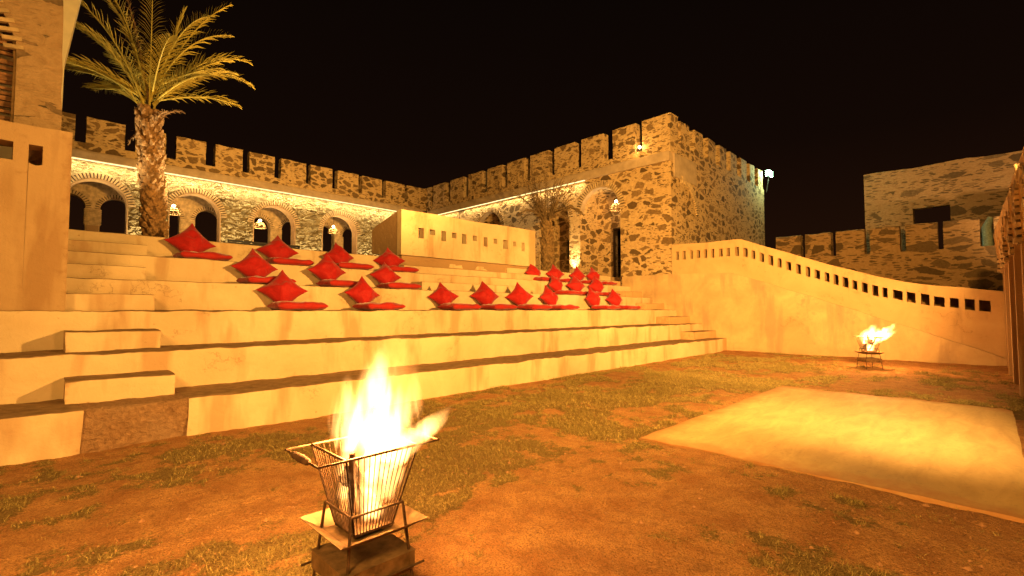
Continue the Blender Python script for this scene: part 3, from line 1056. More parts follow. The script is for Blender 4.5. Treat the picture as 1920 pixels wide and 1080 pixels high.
# ================================================================== hanging lanterns
def lantern(loc, label, power):
    x, y, z = loc
    L = empty('hanging_lantern', loc, label, 'lantern', 'woven dome lanterns hanging in the arches')
    mb = MB()
    mb.tube([(x, y, z + 0.1), (x, y, 7.4)], 0.008, 5)
    mb.build('cord', M['dark_metal'], L)
    bm = bmesh.new()
    bmesh.ops.create_uvsphere(bm, u_segments=12, v_segments=8, radius=0.065)
    bmesh.ops.translate(bm, verts=bm.verts, vec=(x, y, z + 0.05))
    me = bpy.data.meshes.new('bulb')
    bm.to_mesh(me)
    bm.free()
    link('bulb', me, M['bulb'], L, 60)
    mb = MB()
    rad, hh_ = 0.30, 0.34
    for j in range(16):
        t = 2 * PI * j / 16
        pts = []
        for i in range(7):
            q = i / 6
            rr = 0.05 + (rad - 0.05) * math.sin(q * PI / 2)
            tt = t + 0.35 * q * (1 if j % 2 else -1)
            pts.append((x + rr * math.cos(tt), y + rr * math.sin(tt), z - hh_ * q ** 1.6))
        mb.tube(pts, 0.010, 4)
    for q in (0.3, 0.55, 0.8, 1.0):
        rr = 0.05 + (rad - 0.05) * math.sin(q * PI / 2)
        mb.tube([(x + rr * math.cos(2 * PI * j / 20), y + rr * math.sin(2 * PI * j / 20), z - hh_ * q ** 1.6) for j in range(21)], 0.013 if q < 1 else 0.022, 4)
    mb.build('dome_shade', M['wicker'], L)
    lamp('lantern_glow', 'POINT', (x, y, z - 0.08), power, WARM, size=0.06, parent=L)


lantern((4.46, 27.3, 6.38), 'woven dome lantern hanging in the second arch beside the green palm trunk', 60)
lantern((8.27, 27.3, 6.18), 'woven dome lantern hanging in the third arch above the iron rail', 60)
lantern((12.3, 27.3, 6.36), 'woven dome lantern hanging in the arch nearest the plaster box', 60)
lantern((18.75, 11.95, 6.42), 'hanging lantern in the tall doorway arch of the stone wing', 45)

# ================================================================== ramp wall on the right
ramp = empty('ramp_wall', (18.1, 4, 0), 'plastered ramp wall with a row of small square openings sloping down to the right', 'wall')


def interp(tab):
    def f(s):
        for (a, za), (b, zb) in zip(tab, tab[1:]):
            if a <= s <= b:
                return za + (zb - za) * (s - a) / (b - a)
        return tab[0][1] if s < tab[0][0] else tab[-1][1]
    return f


rtop = interp([(-0.6, 1.93), (-0.33, 1.98), (0.95, 2.16), (1.65, 2.31), (2.4, 2.51), (4.38, 3.27), (6.06, 3.98), (6.34, 4.05), (8.9, 4.09)])
rled = interp([(-0.6, 0.1), (0.9, 0.7), (2.05, 1.13), (3.52, 1.71), (6.09, 2.67), (6.65, 2.84), (9.05, 2.92)])
sy = [8.7, 8.42, 8.11, 7.84, 7.57, 7.29, 6.99, 6.72, 6.4, 6.11, 5.85, 5.57, 5.28, 5.01, 4.73, 4.44, 4.16, 3.9, 3.63, 3.39, 3.14, 2.9, 2.65, 2.39, 2.16, 1.86, 1.56, 1.25, 0.95, 0.64, 0.33, 0.04]
hl = []
for i, y in enumerate(sy):
    w = (0.062 if i < 8 else (0.070 if i < 25 else 0.10)) * (1 + 0.12 * math.sin(i * 2.3))
    zc = rtop(y) - 0.44
    h_ = 0.165 - 0.0008 * i + 0.012 * math.sin(i * 1.7)
    sl_ = (rtop(y + 0.2) - rtop(y - 0.2)) / 0.4
    hl.append((y - w, y + w, (lambda z, yy, k: lambda s: z + k * (s - yy))(zc - h_, y, sl_), (lambda z, yy, k: lambda s: z + k * (s - yy))(zc + h_, y, sl_), 1))
mb = MB()
holed_wall(mb, lambda s, z, d: (18.05 + 0.28 * d, s, z), -0.62, 8.93, lambda s: rled(s) - 0.1, lambda s: rtop(s) + 0.012 * math.sin(s * 3.1), hl, 1, 0.2)
mb.build('parapet', M['plaster_ramp'], ramp, None, 0.006, 3)
mb = MB()
holed_wall(mb, lambda s, z, d: (17.985 + 0.35 * d, s, z), -0.62, 11.2, lambda s: -0.3, lambda s: rled(s) + 0.01 * math.sin(s * 5), [], 1, 0.2)
mb.build('lower_wall', M['plaster_low'], ramp, None, 0.008, 2)
# walk behind the parapet; the backing wall is added to darken the openings
mb = MB()
holed_wall(mb, lambda s, z, d: (19.3 + 0.25 * d, s, z), -0.62, 8.9, lambda s: 0.2, lambda s: rtop(s) - 0.03, [], 1, 0.4)
mb.build('slot_backing', M['brick_dark'], ramp)
mb = MB()
pts = [(-0.6, 0.9), (2.4, 1.45), (6.2, 2.95), (8.9, 3.0)]
for (a_, za), (b_, zb) in zip(pts, pts[1:]):
    mb.add([(18.34, a_, za - 0.5), (19.29, a_, za - 0.5), (19.29, b_, zb - 0.5), (18.34, b_, zb - 0.5)], [(0, 1, 2, 3)])
mb.build('walkway', M['band'], ramp)

# ================================================================== far battlement wall and stone house
fw = empty('far_battlement', (29.2, 3, 0), 'distant stone wall with broad merlons behind the ramp wall', 'battlement wall')
XF = 29.0
rough_block('wall', M['rubble_far'], fw, 'y', -5, 8.9, XF, XF + 0.5, -0.5, 4.25, 0.04, 0.02, 0.3)
for a_, b_ in ((-3.3, -1.75), (-1.5, -0.2 - 0.12), (0.12, 1.30), (1.49, 2.62), (2.84, 4.0), (4.21, 5.4), (5.62, 6.79), (6.99, 8.2)):
    merlon(fw, 'y', a_, b_, XF, XF + 0.5, 4.2, 5.5, M['rubble_far'])
fh = empty('stone_house', (34, 0, 0), 'dim flat topped rubble stone house with a dark window opening behind the far wall', 'stone house')
mb = MB()
holed_wall(mb, lambda s, z, d: (33 + 0.5 * d, s, z), -9, 4.72, lambda s: -0.5, lambda s: 9.1 + 0.03 * math.sin(s * 1.9), [(1.17, 2.64, lambda s: 4.0, lambda s: 6.88, 1)], 1, 0.35)
mb.add([(33.5, 4.72, -0.5), (43, 4.72, -0.5), (43, 4.72, 9.08), (33.5, 4.72, 9.08)], [(0, 1, 2, 3)])
mb.build('wall', M['rubble_far'], fh, None, 0.03, 1.5)
MB_ = empty('pale_post', (31, -0.1, 0), 'pale painted post seen through the last gap of the far merlons', 'post')
mb = MB()
mb.tube([(31, -0.14, 0), (31, -0.14, 4.6), (31, -0.1, 5.3), (31.0, -0.25, 5.75)], [0.2, 0.2, 0.17, 0.1], 14)
mb.build('shaft', simple('pale_paint', (0.42, 0.5, 0.42), 0.8), MB_, 50)
lamp('house_fill', 'SPOT', (26.5, -3.5, 4.3), 1150, (1.0, 0.62, 0.27), (33, -0.5, 7), 0.1, 95, 0.9)  # added fill for the far house, no fixture behind it

# ================================================================== arcade at the right edge
ra = empty('side_arcade', (14, -0.5, 0), 'narrow arcade of slim plastered columns and brick arches at the right edge', 'arcade')
YR = -0.28
cxs = [15.95, 14.06, 12.14, 10.2, 8.3, 6.4, 4.5]
hs2 = []
for a_, b_ in zip(cxs, cxs[1:]):
    lo_, hi_ = b_ + 0.17, a_ - 0.17
    hs2.append(arch((lo_ + hi_) / 2, (hi_ - lo_) / 2, 2.45))
hs2.append(arch(17.03, 0.86, 2.45))
mb = MB()


def t3r(s, z, d):
    # the wall bulges out to a rounded coping as it rises
    k = min(1, max(0, (z - 2.6) / 0.6))
    ya = -0.32 - 0.0125 * (16 - s)
    yt = -0.2 - 0.0213 * (17 - s)
    return (s, ya + (yt - ya) * k * (1 - d) - 0.42 * d, z)


holed_wall(mb, t3r, 4.2, 17.98, lambda s: 2.45, lambda s: 3.5 + 0.02 * math.sin(s * 2), hs2, 1, 0.3)
mb.build('arch_wall', M['plaster_ramp'], ra, None, 0.008, 3)
for h in hs2:
    c_, r_ = (h[0] + h[1]) / 2, (h[1] - h[0]) / 2
    mb = MB()
    brick_ring(mb, lambda s, z, d: (s, -0.32 - 0.0125 * (16 - s) + 0.03 + d, z), c_, r_, 2.45, 0, 180, 22, 0.22, 0.04, 0.3, 0.35)
    mb.build('brick_arch', [M['brick'], M['joint']], ra)
for i, x in enumerate(cxs):
    mb = MB()
    yq = -0.32 - 0.0125 * (16 - x)
    mb.box(x - 0.17, x + 0.17, yq - 0.38, yq + 0.01, 0.0, 2.46)
    mb.build('column', M['plaster_ramp'], ra, None, 0.004, 3)
mb = MB()
mb.box(17.6, 18.0, YR - 0.6, YR - 0.04, 0.0, 2.46)
mb.build('column', M['plaster_ramp'], ra)
mb = MB()
mb.box(4.2, 18.0, -3.2, -3.0, -0.2, 3.4)
mb.build('rear_wall', M['brick_dark'], ra)
mb = MB()
mb.box(4.2, 18.0, -3.0, YR - 0.62, 3.2, 3.4)
mb.build('roof_slab', M['band'], ra)

# floodlights for tiers and pad stand on that coping; the rest are added fill
def floodlight(loc, target, power, color, cone, blend, label, size=0.12):
    f = empty('floodlight', loc, label, 'floodlight', 'courtyard floodlights on the side arcade')
    dv = (Vector(target) - Vector(loc)).normalized()
    p = Vector(loc)
    mb = MB()
    mb.bar(p - Vector((0, 0, 0.35)), p - dv * 0.06, 0.03)
    mb.build('bracket', M['dark_metal'], f)
    mb = MB()
    q = dv.to_track_quat('Z', 'Y').to_matrix().to_4x4()
    mb.obox(Matrix.Translation(p - dv * 0.05) @ q, 0.3, 0.22, 0.08)
    mb.build('housing', M['dark_metal'], f)
    lamp('floodlight_beam', 'SPOT', tuple(p + dv * 0.02), power, color, target, size, cone, blend, f)


floodlight((6.3, -0.60, 3.75), (6.0, 12.0, 3.2), 5500, SODIUM, 150, 1.0, 'floodlight on the side arcade aimed at the seating tiers')
floodlight((5.9, -0.60, 3.85), (19.5, 9.0, 5.6), 14500, SODIUM, 95, 1.0, 'added floodlight on the side arcade brightening the stone corner wing')  # added unseen lamp, evens out the light on the wing
floodlight((5.1, -0.60, 4.0), (8.5, 26.0, 11.2), 26000, SODIUM, 42, 1.0, 'added floodlight on the side arcade brightening the arcade battlements')  # added unseen lamp, lifts the dim merlons of the arcade
floodlight((4.9, -0.42, 3.85), (8.8, 0.9, 0.0), 3100, (1.0, 0.57, 0.165), 72, 1.0, 'floodlight on the side arcade aimed down at the concrete pad')
floodlight((-4.0, -1.5, 5.5), (9.0, 4.5, 0.5), 4400, SODIUM, 130, 1.0, 'added broad fill light behind the viewer washing the whole yard', 1.0)  # added soft fill that lightens the shadows, not on the arcade

# ================================================================== parapet and pier on the left
lp = empty('plaster_parapet', (-0.5, 9.1, 1.48), 'plain plastered parapet wall with two small openings at the left edge', 'wall')
mb = MB()
holed_wall(mb, lambda s, z, d: (s, 9.0 + 0.3 * d, z), -3.5, 0.275, lambda s: 1.3, lambda s: 3.97 + 0.01 * math.sin(s * 5),
           [(-0.43, -0.285, lambda s: 3.46, lambda s: 3.71, 1), (-0.145, -0.01, lambda s: 3.43 + 0.6 * (s + 0.077) ** 2 * 10, lambda s: 3.71, 6)], 1, 0.25)
mb.build('wall_face', M['plaster_left'], lp, None, 0.008, 2)
pr = empty('stone_pier', (0, 9.8, 1.5), 'half plastered stone pier rising above the parapet at the left edge', 'pier')
mb = MB()
for i in range(24):
    z0, z1 = 1.4 + i * 0.3, 1.4 + (i + 1) * 0.3
    def xr(z): return 0.175 - 0.018 * (z - 3.9) + 0.008 * math.sin(z * 9)
    def xl(z): return -0.315 if z < 5.2 else -0.315 - 0.5 * max(0, z - 5.2) ** 1.5
    mb.add([(xl(z0), 9.6, z0), (xr(z0), 9.6, z0), (xr(z0), 10.5, z0), (xl(z0), 10.5, z0), (xl(z1), 9.6, z1), (xr(z1), 9.6, z1), (xr(z1), 10.5, z1), (xl(z1), 10.5, z1)],
           [(0, 1, 5, 4), (1, 2, 6, 5), (2, 3, 7, 6), (3, 0, 4, 7)])
mb.build('shaft', M['rubble_pier'], pr)
mb = MB()
for i in range(14):
    t = i / 14
    z = 5.2 + 1.6 * t
    x = -0.33 - 0.5 * max(0, z - 5.2) ** 1.5
    mtx = Matrix.Translation((x - 0.02, 9.6, z)) @ Matrix.Rotation(R(-8 - 30 * t), 4, 'Y')
    mb.obox(mtx, 0.20, 0.06, 0.055)
mb.build('brick_arch', M['brick'], pr)
ws = empty('wooden_screen', (-1.2, 9.75, 3.9), 'dark brown wooden screen filling the opening left of the stone pier', 'wooden screen')
mb = MB()
for i in range(70):
    z = 3.8 + i * 0.055
    mb.obox(Matrix.Translation((-1.6, 9.78 + random.uniform(-.02, .02), z)) @ Matrix.Rotation(R(random.uniform(-2.5, 2.5)), 4, 'Y'), 2.55, 0.05, 0.042)
mb.build('slats', simple('brown_reed', (0.26, 0.12, 0.05), 0.7, 0, 9, 0.6, 0.5), ws)
mb = MB()
mb.tube([(-0.335, 9.66, 3.9), (-0.33, 9.66, 5.0), (-0.36, 9.66, 5.5), (-0.5, 9.66, 6.1)], 0.018, 8)
mb.build('edge_pole', simple('pale_wood', (0.4, 0.24, 0.1), 0.7), ws)
bt = empty('lit_buttress', (0.2, 11.2, 2.9), 'bright lit slanting buttress behind the stone pier at the top left', 'buttress')
mb = MB()
mb.add([(-0.6, 11.0, 2.5), (0.18, 11.0, 2.5), (0.2, 11.0, 5.7), (0.27, 11.0, 6.2), (0.46, 11.0, 7.6), (-0.6, 11.0, 7.6),
        (-0.6, 11.5, 2.5), (0.18, 11.5, 2.5), (0.2, 11.5, 5.7), (0.27, 11.5, 6.2), (0.46, 11.5, 7.6), (-0.6, 11.5, 7.6)],
       [(0, 1, 2, 3, 4, 5), (11, 10, 9, 8, 7, 6), (1, 7, 8, 2), (2, 8, 9, 3), (3, 9, 10, 4), (4, 10, 11, 5), (5, 11, 6, 0)])
mb.build('face', M['pale'], bt)

# ================================================================== palms
def frond(name, parent, base, az, el, length, droop, m, leaf=0.42, n=46, side=0.0, vee=0.5, seed=0, thin=1.0, mess=0.1):
    rr = random.Random(seed)
    mb = MB()
    p = Vector(base)
    d = Vector((math.cos(az) * math.cos(el), math.sin(az) * math.cos(el), math.sin(el)))
    pts, dirs = [p.copy()], [d.copy()]
    seg = 22
    sidev = Vector((-math.sin(az), math.cos(az), 0))
    for i in range(seg):
        q = (i + 1) / seg
        d = (d + Vector((0, 0, -1)) * droop * (0.25 + 1.5 * q) / seg + sidev * side / seg).normalized()
        p = p + d * length / seg
        pts.append(p.copy())
        dirs.append(d.copy())
    rad = [0.022 * (1 - 0.85 * i / seg) for i in range(seg + 1)]
    mb.tube(pts, rad, 6)
    for s in (-1, 1):
        for k in range(n):
            t = 0.14 + 0.86 * (k + rr.uniform(-0.3, 0.3)) / n
            t = min(max(t, 0.1), 0.999)
            f_ = t * seg
            i = min(int(f_), seg - 1)
            P0 = pts[i].lerp(pts[i + 1], f_ - i)
            D = dirs[i]
            S = D.cross(Vector((0, 0, 1)))
            if S.length < 0.15:
                S = sidev.copy()
            S.normalize()
            U = S.cross(D).normalized()
            fwd = 0.75 + 0.9 * t
            L = leaf * (math.sin(PI * min(1, 0.18 + 0.80 * t)) ** 0.6) * rr.uniform(0.85, 1.1)
            v = (S * s + D * fwd + U * (vee + rr.uniform(-mess, mess) * 2)).normalized()
            v2 = (v + Vector((0, 0, -0.35 - rr.uniform(0, mess)))).normalized()
            w = 0.011 * thin
            wv = (U * 0.6 + D * 0.4).normalized() * w
            a, b_ = P0 + wv, P0 - wv
            mid = P0 + v * L * 0.55
            tip = mid + v2 * L * 0.45
            mb.add([a, b_, mid - wv * 1.1, mid + wv * 1.1, tip], [(0, 1, 2, 3), (3, 2, 4)])
    return mb.build(name, m, parent)


def trunk(parent, base, top, r0, r1, m, boots=True, seed=0, name='trunk'):
    rr = random.Random(seed)
    b0, t0 = Vector(base), Vector(top)
    n = 40
    mb = MB()
    pts = [b0.lerp(t0, i / n) + Vector((0.03 * math.sin(i * .22), 0.03 * math.cos(i * .17), 0)) for i in range(n + 1)]
    rad = [(r0 + (r1 - r0) * i / n) * (0.86 + 0.05 * rr.random()) for i in range(n + 1)]
    mb.tube(pts, rad, 18)
    if boots:
        h = (t0 - b0).length
        rows = int(h / 0.105)
        for i in range(rows):
            q = i / rows
            rc = r0 + (r1 - r0) * q
            c0 = b0.lerp(t0, q)
            for j in range(8):
                a = 2 * PI * (j + 0.5 * (i % 2)) / 8 + rr.uniform(-0.12, 0.12)
                o = Vector((math.cos(a), math.sin(a), 0))
                s = Vector((-math.sin(a), math.cos(a), 0))
                w = rc * 0.40 * rr.uniform(0.75, 1.15)
                hh_ = rr.uniform(0.14, 0.24)
                out = rr.uniform(0.03, 0.11)
                c = c0 + o * rc * 0.84
                k = [c - s * w - o * 0.03, c + s * w - o * 0.03, c + s * w * 0.65 + o * out + Vector((0, 0, hh_)), c - s * w * 0.65 + o * out + Vector((0, 0, hh_)),
                     c - s * w * 0.5 - o * 0.04 + Vector((0, 0, hh_ * 0.9)), c + s * w * 0.5 - o * 0.04 + Vector((0, 0, hh_ * 0.9)), c + o * (out * 0.8 + 0.02) + Vector((0, 0, hh_ * 0.5))]
                mb.add(k, [(0, 1, 6), (1, 2, 6), (2, 3, 6), (3, 0, 6), (2, 5, 4, 3), (0, 3, 4), (1, 5, 2)])
    return mb.build(name, m, parent)


def cdir(right, depth):
    """azimuth of a direction given as right / away"""
    q = math.sqrt(.5)
    return math.atan2(-q * right + q * depth, q * right + q * depth)


pb = (1.80, 13.0, 2.9)
pt = (1.62, 12.95, 5.85)
pm = empty('palm_tree', pb, 'tall green date palm with shaggy trunk in front of the arcade', 'palm tree')
trunk(pm, pb, pt, 0.205, 0.20, M['trunk'], True, 4)
crown = Vector((1.62, 12.95, 5.95))
fr = [  # right, depth, elevation, length, droop, side
    (-1.0, -0.25, 52, 2.3, 1.05, 0.0), (-1.0, 0.3, 40, 2.2, 0.75, 0.0), (-0.9, -0.1, 66, 2.5, 1.15, 0.0), (-0.7, 0.8, 60, 2.4, 1.1, 0),
    (-0.5, -0.7, 70, 2.3, 1.2, 0.0), (0.25, 0.3, 80, 2.5, 0.35, 0), (0.3, -0.4, 74, 2.3, 0.55, 0), (0.8, 0.3, 58, 2.4, 0.9, 0), (1.0, 0.1, 46, 2.3, 0.95, 0),
    (1.0, -0.2, 36, 2.25, 0.95, 0), (0.9, 0.6, 62, 2.4, 1.3, 0), (0.7, -0.6, 55, 2.1, 1.1, 0), (-0.8, -0.5, 34, 2.0, 0.75, 0), (1.0, 0.6, 26, 2.0, 0.7, 0), (-0.3, 0.9, 55, 2.2, 1, 0),
    (-1.0, 0.0, 30, 2.2, 0.35, 0), (-1.0, 0.15, 58, 2.5, 0.7, 0), (-0.9, 0.4, 48, 2.5, 0.5, 0), (-0.7, -0.4, 56, 2.3, 0.8, 0), (0.9, -0.3, 66, 2.3, 1.5, 0), (0.6, 0.1, 68, 2.6, 0.9, 0), (1.0, 0.3, 40, 2.5, 1.15, 0), (-0.2, -0.5, 76, 2.2, 1.2, 0),
    (-1.0, -0.1, 20, 2.2, 0.25, 0), (-1.0, 0.2, 8, 2.0, 0.0, 0), (-0.85, 0.1, 72, 2.6, 0.9, 0), (1.0, 0.0, 60, 2.6, 1.3, 0), (1.0, -0.1, 22, 1.9, 0.35, 0)]
for i, (r_, d_, el, ln, dr, sd) in enumerate(fr):
    az = cdir(r_, d_)
    frond('frond', pm, crown + Vector((math.cos(az) * 0.08, math.sin(az) * 0.08, 0.02 * i - 0.1)), az, R(el), ln * (0.86 if el < 62 else 1.06), dr * 1.12, M['palm_green'], 0.42, 34, sd, 0.38, i, 1.0, 0.2)
o = frond('dry_frond', pm, crown, cdir(-0.45, -0.2), R(82), 2.6, 0.5, M['palm_dry'], 0.22, 46, 0.3, 0.2, 77, 1.0, 0.5)
o['label'] = 'brown withered frond standing among the green ones'
for i, (r_, d_, el) in enumerate(((0.8, -0.5, 35), (1.0, 0.1, 50), (0.7, -0.9, 15), (-1, -0.1, -20))):
    frond('dry_frond', pm, (1.70, 12.9, 5.6), cdir(r_, d_), R(el), 0.75, 1.4, M['palm_dry'], 0.13, 14, 0, 0.2, 90 + i, 1.0, 0.6)
uplight((2.7, 12.75, 2.9), (1.7, 12.9, 6.9), 'ground uplight beside the foot of the tall green palm', 480, 62)
uplight((0.7, 12.75, 2.9), (1.3, 12.9, 7.0), 'ground uplight left of the tall green palm behind the parapet', 420, 62)

qb = (15.35, 13.2, 2.9)
p2 = empty('palm_tree', qb, 'small withered brown palm in front of the stone wing', 'palm tree')
qt = (15.25, 13.15, 5.2)
trunk(p2, qb, qt, 0.27, 0.21, M['trunk_dark'], True, 9)
for i in range(32):
    a = random.uniform(0, 2 * PI)
    el = random.uniform(52, 86)
    frond('frond', p2, (15.25 + 0.12 * math.cos(a), 13.15 + 0.12 * math.sin(a), 5.15), a, R(el), random.uniform(1.5, 2.7), random.uniform(0.2, 0.9), M['palm_brown'], 0.28, 20, random.uniform(-.3, .3), 0.3, 200 + i, 1.0, 0.6)
for i in range(5):
    a = cdir(random.choice((-1, 1)), random.uniform(-1, 1))
    frond('frond', p2, (15.25, 13.15, 5.2), a, R(45), random.uniform(1.5, 2.0), 2.0, M['palm_brown'], 0.3, 24, 0, 0.3, 300 + i, 1.5, 0.6)

# ================================================================== pillows and seat mats
def pillow_mesh(seed, side=0.58, thick=0.42):
    rr = random.Random(seed)
    n = 18
    off = Vector((rr.uniform(0, 50), rr.uniform(0, 50), 0))
    vs, fs = [], []
    for sgn in (1, -1):
        for i in range(n + 1):
            for j in range(n + 1):
                u, v = -1 + 2 * i / n, -1 + 2 * j / n
                u_, v_ = math.sin(u * PI / 2), math.sin(v * PI / 2)
                x = u_ * (1 - 0.17 * (1 - v_ ** 2))
                y = v_ * (1 - 0.17 * (1 - u_ ** 2))
                t = ((1 - u_ ** 2) * (1 - v_ ** 2)) ** 0.6
                wr = (noise.noise(Vector((u_ * 2.2, v_ * 2.2, sgn)) + off) * 0.30 + noise.noise(Vector((u_ * 5, v_ * 5, sgn)) + off) * 0.13) * (0.3 + t)
                # creases running in from the corners
                cre = 0.06 * math.sin(9 * math.atan2(v_, u_) + seed) * (u_ * u_ + v_ * v_) * t
                # filling slumps towards the lower corner
                sag = 1 - 0.22 * (u_ + v_) * 0.5
                warp = noise.noise(Vector((u_ * 0.9, v_ * 0.9, 5)) + off) * 0.035
                vs.append((x * side / 2, y * side / 2, sgn * thick / 2 * max(0, t * sag * (1 + wr + cre)) + warp))
    K = (n + 1) ** 2
    for s in (0, 1):
        for i in range(n):
            for j in range(n):
                a = s * K + i * (n + 1) + j
                q = (a, a + n + 1, a + n + 2, a + 1)
                fs.append(q if s == 0 else q[::-1])
    me = bpy.data.meshes.new('cushion')
    me.from_pydata(vs, [], fs)
    bm = bmesh.new()
    bm.from_mesh(me)
    bmesh.ops.remove_doubles(bm, verts=bm.verts, dist=0.0005)
    bm.to_mesh(me)
    bm.free()
    me.polygons.foreach_set('use_smooth', [True] * len(me.polygons))
    me.materials.append(M['cloth'])
    return me


def mat_mesh(seed):
    rr = random.Random(seed)
    nx_, ny_ = 26, 20
    vs, fs = [], []
    off = Vector((rr.uniform(0, 50), 0, 0))
    LX, LY, T = 0.90, 0.62, 0.15
    for sgn in (1, -1):
        for i in range(nx_ + 1):
            for j in range(ny_ + 1):
                u, v = -1 + 2 * i / nx_, -1 + 2 * j / ny_
                u_, v_ = math.sin(u * PI / 2), math.sin(v * PI / 2)
                t = ((1 - abs(u_) ** 8) * (1 - abs(v_) ** 6)) ** 0.5
                wv = noise.noise(Vector((u * 2.4, v * 2.0, 0)) + off)
                w2 = noise.noise(Vector((u * 7, v * 6, 3)) + off)
                x = u_ * LX / 2 * (1 + 0.03 * w2)
                y = v_ * LY / 2 * (1 + 0.04 * wv)
                z = sgn * T / 2 * t * (1 + 0.35 * wv + 0.2 * w2)
                if sgn < 0:
                    z = max(z, -T / 2)
                z += 0.010 * wv * (1 if sgn > 0 else 0.3)
                vs.append((x, y, z + T / 2))
    K = (nx_ + 1) * (ny_ + 1)
    for s in (0, 1):
        for i in range(nx_):
            for j in range(ny_):
                a = s * K + i * (ny_ + 1) + j
                q = (a, a + ny_ + 1, a + ny_ + 2, a + 1)
                fs.append(q if s == 0 else q[::-1])
    me = bpy.data.meshes.new('seat_mat')
    me.from_pydata(vs, [], fs)
    bm = bmesh.new()
    bm.from_mesh(me)
    bmesh.ops.remove_doubles(bm, verts=bm.verts, dist=0.0005)
    bm.to_mesh(me)
    bm.free()
    me.polygons.foreach_set('use_smooth', [True] * len(me.polygons))
    me.materials.append(M['cloth_mat'])
    return me


pil = [pillow_mesh(s) for s in range(11)]
mts = [mat_mesh(s) for s in range(4)]
ORD = ['first', 'second', 'third', 'fourth']
TIERN = {2: 'lowest row', 3: 'middle row', 4: 'top row'}
layout = [  # tier index, section, x positions (left to right), section text
    (4, (2.24, 3.93, 5.42, 6.82), 'left of stair, {} from left'),
    (3, (3.17, 4.65, 6.14), 'left of stair, {} from left'),
    (2, (3.33, 5.00), 'left of stair, {} from left'),
    (2, (7.15, 8.55, 9.85, 11.25), 'before centre stair, {} from left'),
    (4, (12.75, 13.95, 15.30, 16.45), 'right of box, {} from left'),
    (3, (12.75, 13.85, 15.15), 'right of centre stair, {} from left'),
    (2, (13.55, 14.80), 'beside ramp wall, {} from left'),
]
cnt = 0
rp = random.Random(5)
for k, xs_, txt in layout:
    for i, x in enumerate(xs_):
        where = txt.format(ORD[i])
        y0 = TY[k]
        yb = TY[k + 1] if k + 1 < 6 else TY[k] + 1
        zt = TZ[k] + 0.005
        o = bpy.data.objects.new('seat_mat', mts[cnt % 4])
        COL.objects.link(o)
        o.location = (x + rp.uniform(0.0, 0.16), y0 + 0.34 + rp.uniform(-.02, .02), zt)
        o.rotation_euler = (0, 0, R(rp.uniform(-4, 4)))
        tag(o, 'flat red seat mat, %s, %s' % (TIERN[k], where), 'seat mat', 'red seat mats on the tiers')
        p = bpy.data.objects.new('cushion', pil[cnt % 11])
        COL.objects.link(p)
        sc_ = rp.uniform(0.94, 1.04)
        lean = R(rp.uniform(66, 80))      # from horizontal
        diag = 0.56 * sc_ * math.sqrt(2) * 0.97
        # lower corner on the mat, upper corner against the riser behind
        base = Vector((x - 0.03, y0 + 0.70, zt + 0.01))
        mt = Matrix.Translation(base) @ Matrix.Rotation(R(rp.uniform(-22, 2)), 4, 'Z') @ Matrix.Rotation(lean, 4, 'X') @ Matrix.Diagonal((1.22, 0.97, 1.0, 1.0)) @ Matrix.Translation((0, diag / 2, 0)) @ Matrix.Rotation(R(45 + rp.uniform(-4, 4)), 4, 'Z')
        p.matrix_world = mt @ Matrix.Scale(sc_, 4)
        tag(p, 'puffy red cushion, %s, %s' % (TIERN[k], where), 'cushion', 'red cushions leaning on the tiers')
        cnt += 1

